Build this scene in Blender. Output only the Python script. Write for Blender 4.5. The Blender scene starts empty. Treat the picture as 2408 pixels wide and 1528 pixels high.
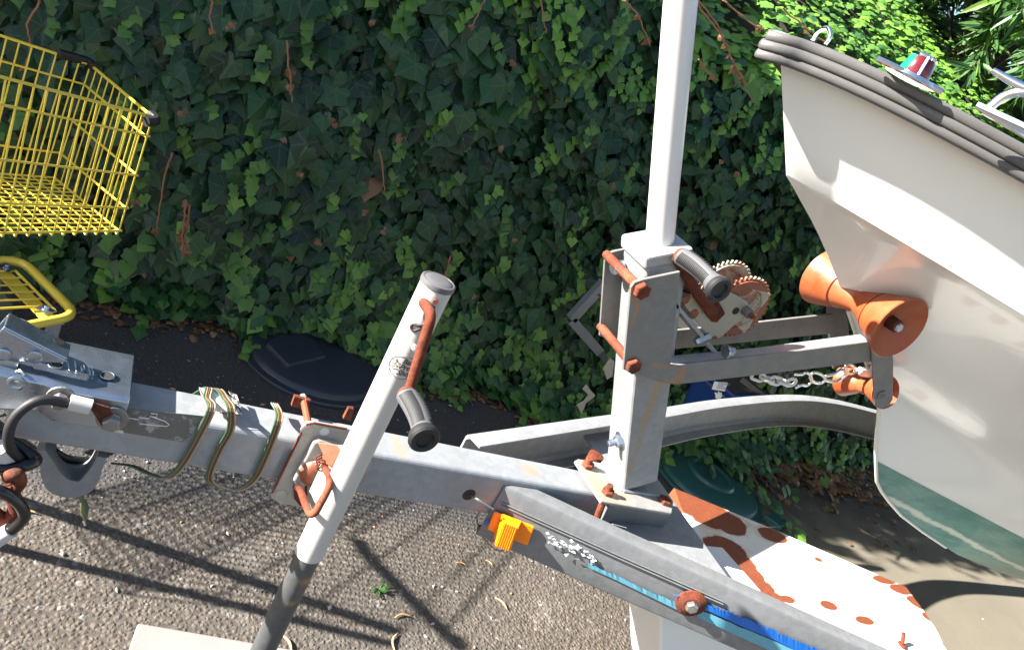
import bpy, bmesh, math, random
import numpy as np
from mathutils import Vector, Matrix

# ------------------------------------------------------------------ scene, camera, light
S = bpy.context.scene
C = S.collection
W_, H_, F_ = 2408.0, 1528.0, 1750.0          # the photograph's frame, focal length in the same units
PITCH, ROLL, YAW = math.radians(21), math.radians(28), math.radians(33)
CAM = np.array([0, 0, 1.5])
_fh = np.array([math.sin(YAW), math.cos(YAW), 0]); _rt = np.array([math.cos(YAW), -math.sin(YAW), 0])
_f = _fh*math.cos(PITCH) - np.array([0, 0, 1])*math.sin(PITCH)
_up = np.cross(_rt, _f)
_i = math.cos(ROLL)*_rt + math.sin(ROLL)*_up
_j = -math.sin(ROLL)*_rt + math.cos(ROLL)*_up
cd = bpy.data.cameras.new('camera'); cam = bpy.data.objects.new('camera', cd); C.objects.link(cam)
cd.sensor_width = 36; cd.lens = F_/W_*36; cd.clip_start = .02; cd.clip_end = 500
cam.matrix_world = Matrix(((_i[0], _j[0], -_f[0], CAM[0]), (_i[1], _j[1], -_f[1], CAM[1]), (_i[2], _j[2], -_f[2], CAM[2]), (0, 0, 0, 1)))
S.camera = cam
S.render.resolution_x = 1024; S.render.resolution_y = 649
# surveyed points: where a line of sight meets a real plane of the place
def _ray(x, y): return _f*F_ + _i*(x-W_/2) + _j*(H_/2-y)
def Z(x, y, z): d = _ray(x, y); return Vector(CAM + d*((z-CAM[2])/d[2]))
def Y(x, y, v): d = _ray(x, y); return Vector(CAM + d*(v/d[1]))
def X(x, y, v): d = _ray(x, y); return Vector(CAM + d*(v/d[0]))

SUN = Vector((-1.9, .36, 1.0)).normalized()   # towards the sun
w = bpy.data.worlds.new('World'); S.world = w; w.use_nodes = True
nt = w.node_tree; bg = nt.nodes['Background']
sky = nt.nodes.new('ShaderNodeTexSky'); sky.sky_type = 'NISHITA'; sky.sun_disc = False
sky.sun_elevation = math.asin(SUN.z); sky.sun_rotation = math.atan2(SUN.x, SUN.y)
nt.links.new(sky.outputs[0], bg.inputs[0]); bg.inputs[1].default_value = 0.05
sl = bpy.data.lights.new('sun', 'SUN'); sl.energy = 5.0; sl.angle = math.radians(.5); sl.color = (1, .95, .87)
so = bpy.data.objects.new('sun', sl); C.objects.link(so)
so.rotation_euler = SUN.to_track_quat('Z', 'Y').to_euler()
S.view_settings.view_transform = 'Standard'; S.view_settings.look = 'None'; S.view_settings.gamma = 1
S.view_settings.exposure = 2.52
S.render.engine = 'CYCLES'
random.seed(7); rng = np.random.default_rng(7)

# ------------------------------------------------------------------ helpers
def V(*a): return Vector(a)
class MB:
    def __init__(s): s.v = []; s.f = []; s.m = []
    def add(s, vs, fs, mi=0):
        o = len(s.v); s.v += [tuple(v) for v in vs]; s.f += [tuple(i+o for i in f) for f in fs]; s.m += [mi]*len(fs); return s
    def prism(s, poly, vec, mi=0):
        n = len(poly); vec = Vector(vec)
        vs = [Vector(p) for p in poly] + [Vector(p)+vec for p in poly]
        return s.add(vs, [tuple(range(n)), tuple(reversed(range(n, 2*n)))] + [(i, i+n, (i+1) % n+n, (i+1) % n) for i in range(n)], mi)
    def box(s, c, ax, ay, az, mi=0):                   # centre and three half-axis vectors
        c, ax, ay, az = map(Vector, (c, ax, ay, az))
        return s.prism([c-ax-ay-az, c+ax-ay-az, c+ax+ay-az, c-ax+ay-az], 2*az, mi)
    def bx(s, x0, x1, y0, y1, z0, z1, mi=0):
        return s.prism([(x0, y0, z0), (x1, y0, z0), (x1, y1, z0), (x0, y1, z0)], (0, 0, z1-z0), mi)
    def tube(s, pts, r, n=8, closed=False, mi=0, caps=True, flat=None):
        pts = [Vector(p) for p in pts]; k = len(pts)
        rs = r if isinstance(r, (list, tuple)) else [r]*k
        def tan(i):
            a = pts[(i-1) % k] if (closed or i > 0) else pts[i]; b = pts[(i+1) % k] if (closed or i < k-1) else pts[i]
            t = b-a; return t.normalized() if t.length > 1e-9 else V(0, 0, 1)
        t0 = tan(0); u = t0.orthogonal().normalized(); vs = []
        if flat is not None: u = (Vector(flat)-t0*Vector(flat).dot(t0)).normalized()
        pt = t0
        for i in range(k):
            t = tan(i); q = pt.rotation_difference(t); u = (q @ u); u = (u-t*u.dot(t)).normalized(); pt = t
            b = t.cross(u)
            for j in range(n):
                a = 2*math.pi*j/n; vs.append(pts[i]+(u*math.cos(a)+b*math.sin(a))*rs[i])
        fs = []
        for i in range(k if closed else k-1):
            for j in range(n):
                a = i*n+j; b2 = i*n+(j+1) % n; c = ((i+1) % k)*n+(j+1) % n; d = ((i+1) % k)*n+j
                fs.append((a, b2, c, d))
        if caps and not closed: fs += [tuple(reversed(range(n))), tuple(range((k-1)*n, k*n))]
        return s.add(vs, fs, mi)
    def lathe(s, o, axis, prof, n=32, mi=0, scale=None):           # prof: (distance along axis, radius)
        o = Vector(o); a = Vector(axis).normalized(); u = a.orthogonal().normalized(); b = a.cross(u); vs = []
        for d, r in prof:
            for j in range(n):
                t = 2*math.pi*j/n; vs.append(o+a*d+(u*math.cos(t)+b*math.sin(t))*max(r, 1e-5))
        k = len(prof)
        fs = [(i*n+j, i*n+(j+1) % n, (i+1)*n+(j+1) % n, (i+1)*n+j) for i in range(k-1) for j in range(n)]
        fs += [tuple(reversed(range(n))), tuple(range((k-1)*n, k*n))]
        return s.add(vs, fs, mi)
    def hexbolt(s, o, axis, r, h, washer=0, mi=0):
        a = Vector(axis).normalized()
        if washer: s.lathe(o, a, [(0, washer), (h*.22, washer), (h*.25, washer*.96)], 20, mi); o = Vector(o)+a*h*.25
        s.lathe(o, a, [(0, r), (h*.8, r), (h, r*.82)], 6, mi); return s
    def nut(s, o, axis, r, h, stud, mi=0):
        s.hexbolt(o, axis, r, h, 0, mi); a = Vector(axis).normalized()
        s.lathe(Vector(o)+a*h, a, [(0, r*.55), (stud*.3, r*.5), (stud*.35, r*.57), (stud*.6, r*.5), (stud*.65, r*.57), (stud*.95, r*.5), (stud, r*.4)], 12, mi); return s
    def build(s, name, mat, parent=None, smooth=False, bevel=0, label=None, root=None, seg=2):
        loc = Vector((0, 0, 0)); p = parent
        while p is not None: loc = loc+p.location; p = p.parent
        me = bpy.data.meshes.new(name)
        me.from_pydata([tuple(Vector(v)-loc) for v in s.v], [], s.f)
        for m in (mat if isinstance(mat, (list, tuple)) else [mat]): me.materials.append(m)
        me.polygons.foreach_set('material_index', s.m)
        bm = bmesh.new(); bm.from_mesh(me); bmesh.ops.recalc_face_normals(bm, faces=bm.faces); bm.to_mesh(me); bm.free()
        o = bpy.data.objects.new(name, me); C.objects.link(o)
        if parent is not None: o.parent = parent
        if smooth:
            me.polygons.foreach_set('use_smooth', [True]*len(me.polygons))
            if smooth != 'all': me.set_sharp_from_angle(angle=math.radians(38))
        if bevel:
            b = o.modifiers.new('bevel', 'BEVEL'); b.width = bevel; b.segments = seg; b.limit_method = 'ANGLE'; b.angle_limit = math.radians(40)
        if label: o['label'] = label
        return o
def thing(name, label, cat, loc=(0, 0, 0), group=None):
    o = bpy.data.objects.new(name, None); o.empty_display_size = .1; C.objects.link(o); o.location = loc
    o['label'] = label; o['category'] = cat
    if group: o['group'] = group
    return o
def tag(o, label, cat, group=None, kind=None):
    o['label'] = label; o['category'] = cat
    if group: o['group'] = group
    if kind: o['kind'] = kind
    return o
def arc(c, r, a0, a1, n, ux=(1, 0, 0), uy=(0, 0, 1)):
    c = Vector(c); ux = Vector(ux); uy = Vector(uy)
    return [c+ux*r*math.cos(a0+(a1-a0)*k/n)+uy*r*math.sin(a0+(a1-a0)*k/n) for k in range(n+1)]
def cr(pts, n=6, closed=False):                        # Catmull-Rom through points
    P = [Vector(p) for p in pts]; out = []; k = len(P)
    for i in range(k if closed else k-1):
        g = (lambda q: P[q % k]) if closed else (lambda q: P[max(0, min(k-1, q))])
        p0, p1, p2, p3 = g(i-1), g(i), g(i+1), g(i+2)
        for s_ in range(n):
            t = s_/n
            out.append(.5*((2*p1)+(p2-p0)*t+(2*p0-5*p1+4*p2-p3)*t*t+(3*p1-p0-3*p2+p3)*t**3))
    if not closed: out.append(P[-1])
    return out
def rounded(pts, r, n=5):                              # polyline with rounded corners
    P = [Vector(p) for p in pts]; out = [P[0]]
    for i in range(1, len(P)-1):
        a = (P[i-1]-P[i]); b = (P[i+1]-P[i]); rr = min(r, a.length*.49, b.length*.49)
        p0 = P[i]+a.normalized()*rr; p2 = P[i]+b.normalized()*rr
        for k in range(n+1):
            t = k/n; out.append(p0*(1-t)**2+P[i]*2*t*(1-t)+p2*t*t)
    out.append(P[-1]); return out

# ------------------------------------------------------------------ materials
class MT:
    def __init__(s, name, rough=.5, metal=0., spec=.5):
        s.m = bpy.data.materials.new(name); s.m.use_nodes = True; s.t = s.m.node_tree; s.b = s.t.nodes['Principled BSDF']
        s.b.inputs['Roughness'].default_value = rough; s.b.inputs['Metallic'].default_value = metal
        s.b.inputs['Specular IOR Level'].default_value = spec
        s._p = None
    def n(s, t, **k):
        x = s.t.nodes.new(t)
        for a, b in k.items(): setattr(x, a, b)
        return x
    def l(s, a, b): s.t.links.new(a, b)
    def pos(s):
        if s._p is None: s._p = s.n('ShaderNodeNewGeometry').outputs['Position']
        return s._p
    def mapped(s, sc, rot=(0, 0, 0)):
        m = s.n('ShaderNodeMapping'); s.l(s.pos(), m.inputs[0]); m.inputs['Scale'].default_value = sc; m.inputs['Rotation'].default_value = rot; return m.outputs[0]
    def noise(s, scale, detail=4, rough=.55, vec=None, dist=0):
        x = s.n('ShaderNodeTexNoise'); x.inputs['Scale'].default_value = scale; x.inputs['Detail'].default_value = detail; x.inputs['Roughness'].default_value = rough
        x.inputs['Distortion'].default_value = dist; s.l(vec or s.pos(), x.inputs['Vector']); return x.outputs[0]
    def vor(s, scale, feat='F1', out='Distance', vec=None, rnd=1):
        x = s.n('ShaderNodeTexVoronoi', feature=feat); x.inputs['Scale'].default_value = scale; x.inputs['Randomness'].default_value = rnd
        s.l(vec or s.pos(), x.inputs['Vector']); return x.outputs[out]
    def ramp(s, fac, *stops):
        r = s.n('ShaderNodeValToRGB'); s.l(fac, r.inputs[0]); e = r.color_ramp.elements
        while len(e) < len(stops): e.new(.5)
        for k, (p, c) in enumerate(stops):
            e[k].position = p; e[k].color = (c, c, c, 1) if isinstance(c, (int, float)) else (*c, 1)
        return r.outputs[0]
    def mix(s, fac, a, b, mode='MIX'):
        x = s.n('ShaderNodeMix', data_type='RGBA', blend_type=mode)
        for v, i in ((fac, 0), (a, 6), (b, 7)):
            if isinstance(v, (int, float)): x.inputs[i].default_value = v if i == 0 else (v, v, v, 1)
            elif isinstance(v, tuple): x.inputs[i].default_value = (*v, 1)
            else: s.l(v, x.inputs[i])
        return x.outputs[2]
    def math(s, op, a, b=0., c=0.):
        x = s.n('ShaderNodeMath', operation=op)
        for k, v in enumerate((a, b, c)):
            if isinstance(v, (int, float)): x.inputs[k].default_value = v
            else: s.l(v, x.inputs[k])
        return x.outputs[0]
    def blobs(s, items, wob=.25, ns=25, soft=.12):      # 1 inside any ellipsoid (centre, radii), edge broken by noise
        nz = s.noise(ns, 5, .65); out = None
        for c, r in items:
            a = s.n('ShaderNodeVectorMath', operation='SUBTRACT'); s.l(s.pos(), a.inputs[0]); a.inputs[1].default_value = tuple(c)
            d = s.n('ShaderNodeVectorMath', operation='DIVIDE'); s.l(a.outputs[0], d.inputs[0]); d.inputs[1].default_value = tuple(r) if not isinstance(r, float) else (r, r, r)
            L = s.n('ShaderNodeVectorMath', operation='LENGTH'); s.l(d.outputs[0], L.inputs[0])
            out = L.outputs['Value'] if out is None else s.math('MINIMUM', out, L.outputs['Value'])
        k = s.math('ADD', out, s.math('MULTIPLY', s.math('SUBTRACT', nz, .5), wob*4))
        return s.ramp(k, (1-soft, 1.), (1+soft, 0.))
    def capsule(s, a, b, r, soft=.5, wob=.5):
        a = Vector(a); b = Vector(b); ba = b-a
        pa = s.n('ShaderNodeVectorMath', operation='SUBTRACT'); s.l(s.pos(), pa.inputs[0]); pa.inputs[1].default_value = a
        dt = s.n('ShaderNodeVectorMath', operation='DOT_PRODUCT'); s.l(pa.outputs[0], dt.inputs[0]); dt.inputs[1].default_value = ba
        h = s.n('ShaderNodeClamp'); s.l(s.math('DIVIDE', dt.outputs['Value'], ba.length_squared), h.inputs[0])
        sc = s.n('ShaderNodeVectorMath', operation='SCALE'); sc.inputs[0].default_value = ba; s.l(h.outputs[0], sc.inputs['Scale'])
        df = s.n('ShaderNodeVectorMath', operation='DISTANCE'); s.l(pa.outputs[0], df.inputs[0]); s.l(sc.outputs[0], df.inputs[1])
        d = s.math('ADD', s.math('DIVIDE', df.outputs['Value'], r), s.math('MULTIPLY', s.math('SUBTRACT', s.noise(40, 4, .6), .5), wob*2))
        return s.ramp(d, (.5, 1.), (.5+soft, 0.))
    def col(s, c):
        if isinstance(c, tuple): s.b.inputs['Base Color'].default_value = (*c, 1)
        else: s.l(c, s.b.inputs['Base Color'])
        return s
    def bump(s, h, strength=.3, dist=.002):
        b = s.n('ShaderNodeBump'); b.inputs['Strength'].default_value = strength; b.inputs['Distance'].default_value = dist
        s.l(h, b.inputs['Height']); s.l(b.outputs[0], s.b.inputs['Normal']); return s
    def rough(s, c): s.l(c, s.b.inputs['Roughness']); return s
RUST = (.30, .085, .035); RUST2 = (.16, .035, .018)
def rustcol(s, k=1):
    return s.mix(s.noise(60*k, 5, .7), (.085, .018, .010), (.27, .082, .036))
def galv(name, base=.46, rust=None, tint=(.95, 1, 1.06), metal=.12, stain=.35, rough=.5, streaks=None):
    base *= .56
    s = MT(name, rough, metal)
    sp = s.vor(75, out='Color'); g = s.n('ShaderNodeSeparateColor'); s.l(sp, g.inputs[0])
    a = s.mix(s.ramp(g.outputs[0], (.2, 0.), (.8, 1.)), tuple(base*.93*t for t in tint), tuple(base*1.06*t for t in tint))
    a = s.mix(s.ramp(s.noise(7, 6, .65), (.45, 0.), (.75, stain)), a, (.17, .16, .14))
    a = s.mix(s.ramp(s.noise(140, 4, .7), (.62, 0.), (.75, .35)), a, (.12, .12, .12))
    a = s.mix(s.ramp(s.noise(2.5, 5, .7), (.35, 0.), (.7, .35)), a, tuple(base*.62*t for t in (.93, 1., 1.1)))
    sc = s.noise(9, 6, .8, s.mapped((30, 6, 30), (0, .5, .3))); a = s.mix(s.ramp(sc, (.6, 0.), (.72, .28)), a, (.48, .48, .48))
    if rust:
        m = s.blobs(rust, .2, 22, .75); a = s.mix(s.math('MULTIPLY', m, .55), a, (.40, .24, .11))
    for (p0, p1, r_, k_, c_) in (streaks or []): a = s.mix(s.math('MULTIPLY', s.capsule(p0, p1, r_), k_), a, c_)
    s.col(a); s.bump(s.noise(90, 5, .6), .25, .0015); s.rough(s.ramp(s.noise(30, 4), (.3, rough-.12), (.7, rough+.14)))
    return s.m
def rusty(name, k=1., dark=1.):
    s = MT(name, .85, 0, .25); a = s.mix(s.ramp(s.noise(70, 6, .75), (.3, 0.), (.7, 1.)), tuple(dark*x for x in (.060, .013, .009)), tuple(dark*x for x in (.185, .046, .020)))
    a = s.mix(s.ramp(s.noise(14, 4, .6), (.5, 0.), (.7, .5)), a, tuple(dark*x for x in (.30, .12, .06)))
    a = s.mix(s.ramp(s.noise(28*k, 6, .8), (.5, 0.), (.62, .85)), a, tuple(dark*x for x in (.045, .016, .012)))
    a = s.mix(s.ramp(s.noise(95, 5, .8), (.66, 0.), (.72, .5)), a, (.33, .26, .20))
    s.col(a); s.bump(s.noise(220, 5, .7), .7, .0015); return s.m
def plain(name, c, rough=.5, metal=0, var=.12, ns=30, bump=.15, spec=.5):
    s = MT(name, rough, metal, spec); s.col(s.mix(s.noise(ns, 5, .6), tuple(x*(1-var) for x in c), tuple(min(1, x*(1+var)) for x in c)))
    if bump: s.bump(s.noise(ns*8, 4, .6), bump, .001)
    return s.m
M = {}
M['galv'] = galv('galvanised_steel')
M['galv_tongue'] = galv('galvanised_tongue', .5, [((1.02, .985, .75), (.05, .03, .03)), ((.55, .99, .78), (.02, .05, .05)), ((.25, .99, .795), (.06, .014, .03)), ((.84, .99, .76), (.03, .03, .03))])
M['galv_dark'] = galv('weathered_galvanised', .33, None, (1, 1, 1), .3, .6)
M['rust'] = rusty('rust'); M['rust_dark'] = rusty('dark_rust', 1, .7)
M['steel'] = plain('bare_steel', (.42, .42, .4), .32, .85, .2, 40)
def m_zinc():
    s = MT('zinc_plate', .28, .92); a = s.mix(s.noise(4, 3, .5), (.28, .33, .41), (.44, .49, .56)); s.col(s.mix(s.ramp(s.noise(30, 5, .6), (.7, 0.), (.85, .3)), a, (.33, .31, .28)))
    s.rough(s.ramp(s.noise(25, 5, .7), (.35, .22), (.7, .38))); s.bump(s.noise(12, 3, .5), .10, .003); return s.m
M['zinc'] = m_zinc()
M['chrome'] = plain('chrome', (.85, .86, .88), .08, 1.0, .03, 10, 0)
M['white_tube'] = plain('white_enamel', (.42, .405, .38), .4, 0, .09, 9, .15)
M['grey_plastic'] = plain('grey_plastic', (.09, .088, .092), .45, 0, .1)
M['grip_grey'] = plain('grip_grey', (.075, .075, .08), .5, 0, .06)
M['black'] = plain('black_rubber', (.009, .009, .010), .6, 0, .2)
M['black_shiny'] = plain('black_cable', (.008, .008, .009), .3, 0, .2)
M['ink'] = plain('ink', (.05, .035, .03), .6, 0, .3, 200, 0)
M['pvc'] = plain('white_pvc', (.60, .585, .57), .35, 0, .04, 9, .05)
def m_yellow():
    s = MT('yellow_coating', .32); a = s.mix(s.noise(12, 4), (.58, .44, .045), (.70, .55, .08)); s.col(s.mix(s.ramp(s.noise(90, 5, .7), (.68, 0.), (.74, .7)), a, (.25, .17, .06))); return s.m
M['yellow'] = m_yellow()
def m_paintrust(name, base, blobs, scatter=.68, k=30):
    s = MT(name, .5); r = rustcol(s); m = s.blobs(blobs, .17, k, .07) if blobs else 0.
    sc = s.ramp(s.noise(38, 7, .75), (scatter, 0.), (scatter+.03, .9))
    a = s.mix(s.noise(6, 5), tuple(x*.92 for x in base), base); a = s.mix(s.ramp(s.noise(20, 6, .8), (.6, 0.), (.66, .3)), a, (.42, .41, .4)); a = s.mix(sc, a, r)
    if blobs:
        a = s.mix(s.math('MULTIPLY', s.blobs([(c_, tuple(1.35*q for q in r_)) for c_, r_ in blobs], .3, k*1.6, .45), .75), a, (.52, .33, .2)); a = s.mix(m, a, r)
    s.col(a); s.bump(s.noise(150, 5, .7), .4, .001); return s.m
def m_hull():
    s = MT('white_gelcoat', .22); s.b.inputs['Coat Weight'].default_value = .3
    p = s.n('ShaderNodeSeparateXYZ'); s.l(s.pos(), p.inputs[0])
    white = s.mix(s.noise(4, 4, .6), (.71, .71, .69), (.76, .76, .745))
    green = s.mix(s.ramp(s.noise(6, 6, .7, s.mapped((1, 3, 3))), (.3, 0.), (.7, 1.)), (.05, .16, .145), (.12, .28, .245))
    green = s.mix(s.ramp(s.noise(40, 6, .7, s.mapped((.2, 2, 2), (0, .35, 0))), (.55, 0.), (.7, .35)), green, (.34, .46, .42))
    # worn streak running aft below the paint line
    zz = s.math('ADD', p.outputs[2], s.math('MULTIPLY', p.outputs[0], .16))      # z + .16 x
    nz = s.math('MULTIPLY', s.math('SUBTRACT', s.noise(14, 5, .7), .5), .035)
    st = s.math('ABSOLUTE', s.math('ADD', s.math('SUBTRACT', zz, 1.150), nz))
    green = s.mix(s.ramp(st, (.006, .85), (.011, 0.)), green, (.55, .58, .50))
    line = s.math('SUBTRACT', s.math('ADD', p.outputs[2], s.math('MULTIPLY', p.outputs[0], .105)), 1.128)
    s.col(s.mix(s.ramp(line, (0., 0.), (.0015, 1.)), green, white)); s.rough(s.ramp(line, (0., .5), (.001, .22))); return s.m
def m_rail():
    s = MT('grey_rubber_rail', .5); p = s.n('ShaderNodeSeparateXYZ'); s.l(s.pos(), p.inputs[0])
    a = s.mix(s.noise(10, 5, .7), (.058, .056, .056), (.095, .091, .088)); s.col(s.mix(s.ramp(s.noise(60, 6, .8), (.55, 0.), (.75, .6)), a, (.05, .05, .045))); s.bump(s.noise(200, 4), .2, .001); return s.m
def m_urethane():
    s = MT('orange_urethane', .42); a = s.mix(s.ramp(s.noise(14, 5, .7), (.35, 0.), (.7, 1.)), (.29, .045, .009), (.32, .105, .045)); s.col(a)
    s.b.inputs['Subsurface Weight'].default_value = .15; s.b.inputs['Subsurface Radius'].default_value = (.03, .008, .002); s.b.inputs['Subsurface Scale'].default_value = .6
    s.bump(s.noise(130, 4, .7), .25, .001); return s.m
def m_asphalt():
    s = MT('asphalt', .9, 0, .3)
    wp = s.n('ShaderNodeVectorMath', operation='ADD'); nz = s.n('ShaderNodeTexNoise'); nz.inputs['Scale'].default_value = 60; s.l(s.pos(), nz.inputs['Vector'])
    sc = s.n('ShaderNodeVectorMath', operation='SCALE'); s.l(nz.outputs['Color'], sc.inputs[0]); sc.inputs['Scale'].default_value = .012
    s.l(s.pos(), wp.inputs[0]); s.l(sc.outputs[0], wp.inputs[1]); wv = wp.outputs[0]
    cell = s.vor(88, out='Color', vec=wv); g = s.n('ShaderNodeSeparateColor'); s.l(cell, g.inputs[0])
    dist = s.vor(88, vec=wv); fine = s.noise(320, 4, .7)
    a = s.mix(s.ramp(g.outputs[0], (.1, 0.), (.9, 1.)), (.052, .041, .032), (.122, .098, .076))
    a = s.mix(s.ramp(dist, (.3, 0.), (.7, .6)), a, (.045, .039, .035))
    a = s.mix(s.ramp(fine, (.4, 0.), (.75, .35)), a, (.22, .19, .16))
    a = s.mix(s.ramp(g.outputs[1], (.97, 0.), (.98, .5)), a, (.32, .30, .27))
    a = s.mix(s.ramp(s.noise(5, 6, .75), (.56, 0.), (.70, .45)), a, (.27, .245, .225))
    a = s.mix(s.ramp(s.noise(1.3, 3, .5), (.3, .45), (.7, 0.)), a, (.085, .08, .075))
    # finer, darker and pale-flecked towards the wall
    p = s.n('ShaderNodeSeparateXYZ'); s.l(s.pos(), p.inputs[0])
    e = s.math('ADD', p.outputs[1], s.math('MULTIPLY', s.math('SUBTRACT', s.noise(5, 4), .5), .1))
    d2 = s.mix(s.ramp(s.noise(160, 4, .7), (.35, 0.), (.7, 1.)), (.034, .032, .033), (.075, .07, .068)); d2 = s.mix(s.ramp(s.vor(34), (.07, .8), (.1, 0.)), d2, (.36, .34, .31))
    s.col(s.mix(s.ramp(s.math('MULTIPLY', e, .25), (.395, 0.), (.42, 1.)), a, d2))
    h = s.math('ADD', s.math('MULTIPLY', s.ramp(dist, (.0, 1.), (.6, 0.)), 1.), s.math('MULTIPLY', fine, .5))
    s.bump(h, .75, .005); return s.m
def m_concrete():
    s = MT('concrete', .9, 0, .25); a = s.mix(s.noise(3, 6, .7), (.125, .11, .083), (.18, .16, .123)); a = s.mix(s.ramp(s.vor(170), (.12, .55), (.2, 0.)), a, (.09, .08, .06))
    a = s.mix(s.ramp(s.noise(260, 4, .7), (.55, 0.), (.7, .4)), a, (.36, .32, .24)); a = s.mix(s.ramp(s.noise(1.6, 5, .7), (.45, 0.), (.7, .4)), a, (.12, .11, .09))
    pp = s.n('ShaderNodeSeparateXYZ'); s.l(s.pos(), pp.inputs[0]); dk = s.math('ADD', pp.outputs[1], s.math('MULTIPLY', s.noise(3.5, 5, .7), .5))  # dirt tint painted towards the wall, also deepening the shade there
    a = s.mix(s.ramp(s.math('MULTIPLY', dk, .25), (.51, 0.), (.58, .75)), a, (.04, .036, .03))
    s.col(a); s.bump(s.noise(230, 4, .7), .5, .003); return s.m
def m_leaf(name, dark, mid, bright, trans=.3, rough=.4, veins=True):
    s = MT(name, rough, 0, .42)
    at = s.n('ShaderNodeAttribute', attribute_name='tint'); f = at.outputs['Fac']
    a = s.ramp(f, (0., dark), (.45, mid), (.8, bright), (.9, (.15, .065, .03)), (1., (.24, .13, .075)))
    if veins:
        uv = s.n('ShaderNodeUVMap', uv_map='leaf'); sp = s.n('ShaderNodeSeparateXYZ'); s.l(uv.outputs[0], sp.inputs[0])
        an = s.math('ARCTAN2', sp.outputs[0], s.math('MULTIPLY', sp.outputs[1], -1))
        rr = s.math('SQRT', s.math('ADD', s.math('MULTIPLY', sp.outputs[0], sp.outputs[0]), s.math('MULTIPLY', sp.outputs[1], sp.outputs[1])))
        q = s.math('ABSOLUTE', s.math('SUBTRACT', s.math('FRACT', s.math('ADD', s.math('DIVIDE', an, 1.05), .5)), .5))
        ln = s.math('MULTIPLY', q, rr); a = s.mix(s.ramp(ln, (.010, .22), (.025, 0.)), a, (.13, .22, .10))
    s.col(a)
    tr = s.n('ShaderNodeBsdfTranslucent'); s.l(s.mix(1., a, (1., 1.35, .55), 'MULTIPLY'), tr.inputs[0]); mx = s.n('ShaderNodeMixShader'); mx.inputs[0].default_value = trans
    out = s.t.nodes['Material Output']; s.l(s.b.outputs[0], mx.inputs[1]); s.l(tr.outputs[0], mx.inputs[2]); s.l(mx.outputs[0], out.inputs[0]); return s.m
M['leaf'] = m_leaf('ivy_leaf', (.008, .028, .014), (.028, .088, .029), (.15, .30, .04))
M['leaf_long'] = m_leaf('tree_leaf', (.02, .055, .022), (.05, .12, .035), (.13, .24, .045), .35, .4, False)
M['dry'] = plain('dry_leaf', (.20, .095, .05), .8, 0, .55, 25, .2)
M['twig'] = plain('twig', (.22, .13, .08), .8, 0, .35, 40, .2)
M['vine'] = plain('bare_vine', (.24, .10, .055), .7, 0, .3, 40, .2)
M['near_black'] = plain('near_black_fill', (.022, .018, .014), .95, 0, .5, 40, .3)  # near-black colour standing in for shade in holes and behind leaves
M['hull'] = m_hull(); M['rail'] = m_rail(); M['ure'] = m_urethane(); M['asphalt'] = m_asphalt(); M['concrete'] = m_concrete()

# ------------------------------------------------------------------ setting
def structure(o): o['kind'] = 'structure'; return o
structure(MB().prism([(-40, -40, -.05), (60, -40, -.05), (60, 60, -.05), (-40, 60, -.05)], (0, 0, .05)).build('asphalt_ground', M['asphalt']))
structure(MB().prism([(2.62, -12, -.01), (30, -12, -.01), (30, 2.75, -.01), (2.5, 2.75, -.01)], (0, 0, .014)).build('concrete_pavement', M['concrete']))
gw = MB().bx(-6, 9, 2.82, 3.0, 0, 1.7).build('garden_wall', plain('old_render', (.05, .05, .045), .9, 0, .3), bevel=.01)
tag(gw, 'dark rendered garden wall almost hidden behind the ivy', 'wall')

# ------------------------------------------------------------------ ivy
def sn(x, z, a, b, c): return math.sin(x*a+c)*math.cos(z*b+c*1.7)
def top_z(x): return 1.80-.05*max(0, x-1.5)+.42*min(1, max(0, (1.5-x)/.5))+.05*math.sin(x*2.1+.5)+.04*math.sin(x*5.3)
FX = [-3, -.4, -.15, .05, .25, .5, .65, .85, 1.05, 1.2, 1.6, 1.8, 1.95, 2.1, 2.6, 3.0, 3.5, 4.3, 6]; FY = [2.62, 2.62, 2.64, 2.56, 2.53, 2.57, 2.51, 2.62, 2.51, 2.46, 2.47, 2.39, 2.29, 2.27, 2.24, 2.30, 2.34, 2.50, 2.5]
def footy(x): return float(np.interp(x, FX, FY))
def surf(x, z):
    """y of the ivy's outer surface"""
    n = .06*sn(x, z, 4.1, 3.7, .3)+.05*sn(x, z, 9.3, 8.1, 1.9)+.04*sn(x+.3*z, z, 17, 15, 4.)
    base = 2.60
    foot = -(2.60-footy(x)-.03)*math.exp(-(z/.17)**2)
    tz = top_z(x)
    back = 0 if z < tz else (z-tz)*1.15+.3*(z-tz)**2
    return base+n*(1 if z < tz else .8)+foot+back
LEAF = [(0, .10), (.16, .34), (.38, .31), (.47, .12), (.68, -.03), (.53, -.26), (.36, -.48), (.16, -.72), (0, -.92), (-.16, -.72), (-.36, -.48), (-.53, -.26), (-.68, -.03), (-.47, .12), (-.38, .31), (-.16, .34)]
HEART = [(0, .12), (.2, .34), (.46, .26), (.58, -.02), (.42, -.34), (.2, -.6), (0, -.82), (-.2, -.6), (-.42, -.34), (-.58, -.02), (-.46, .26), (-.2, .34)]
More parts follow.
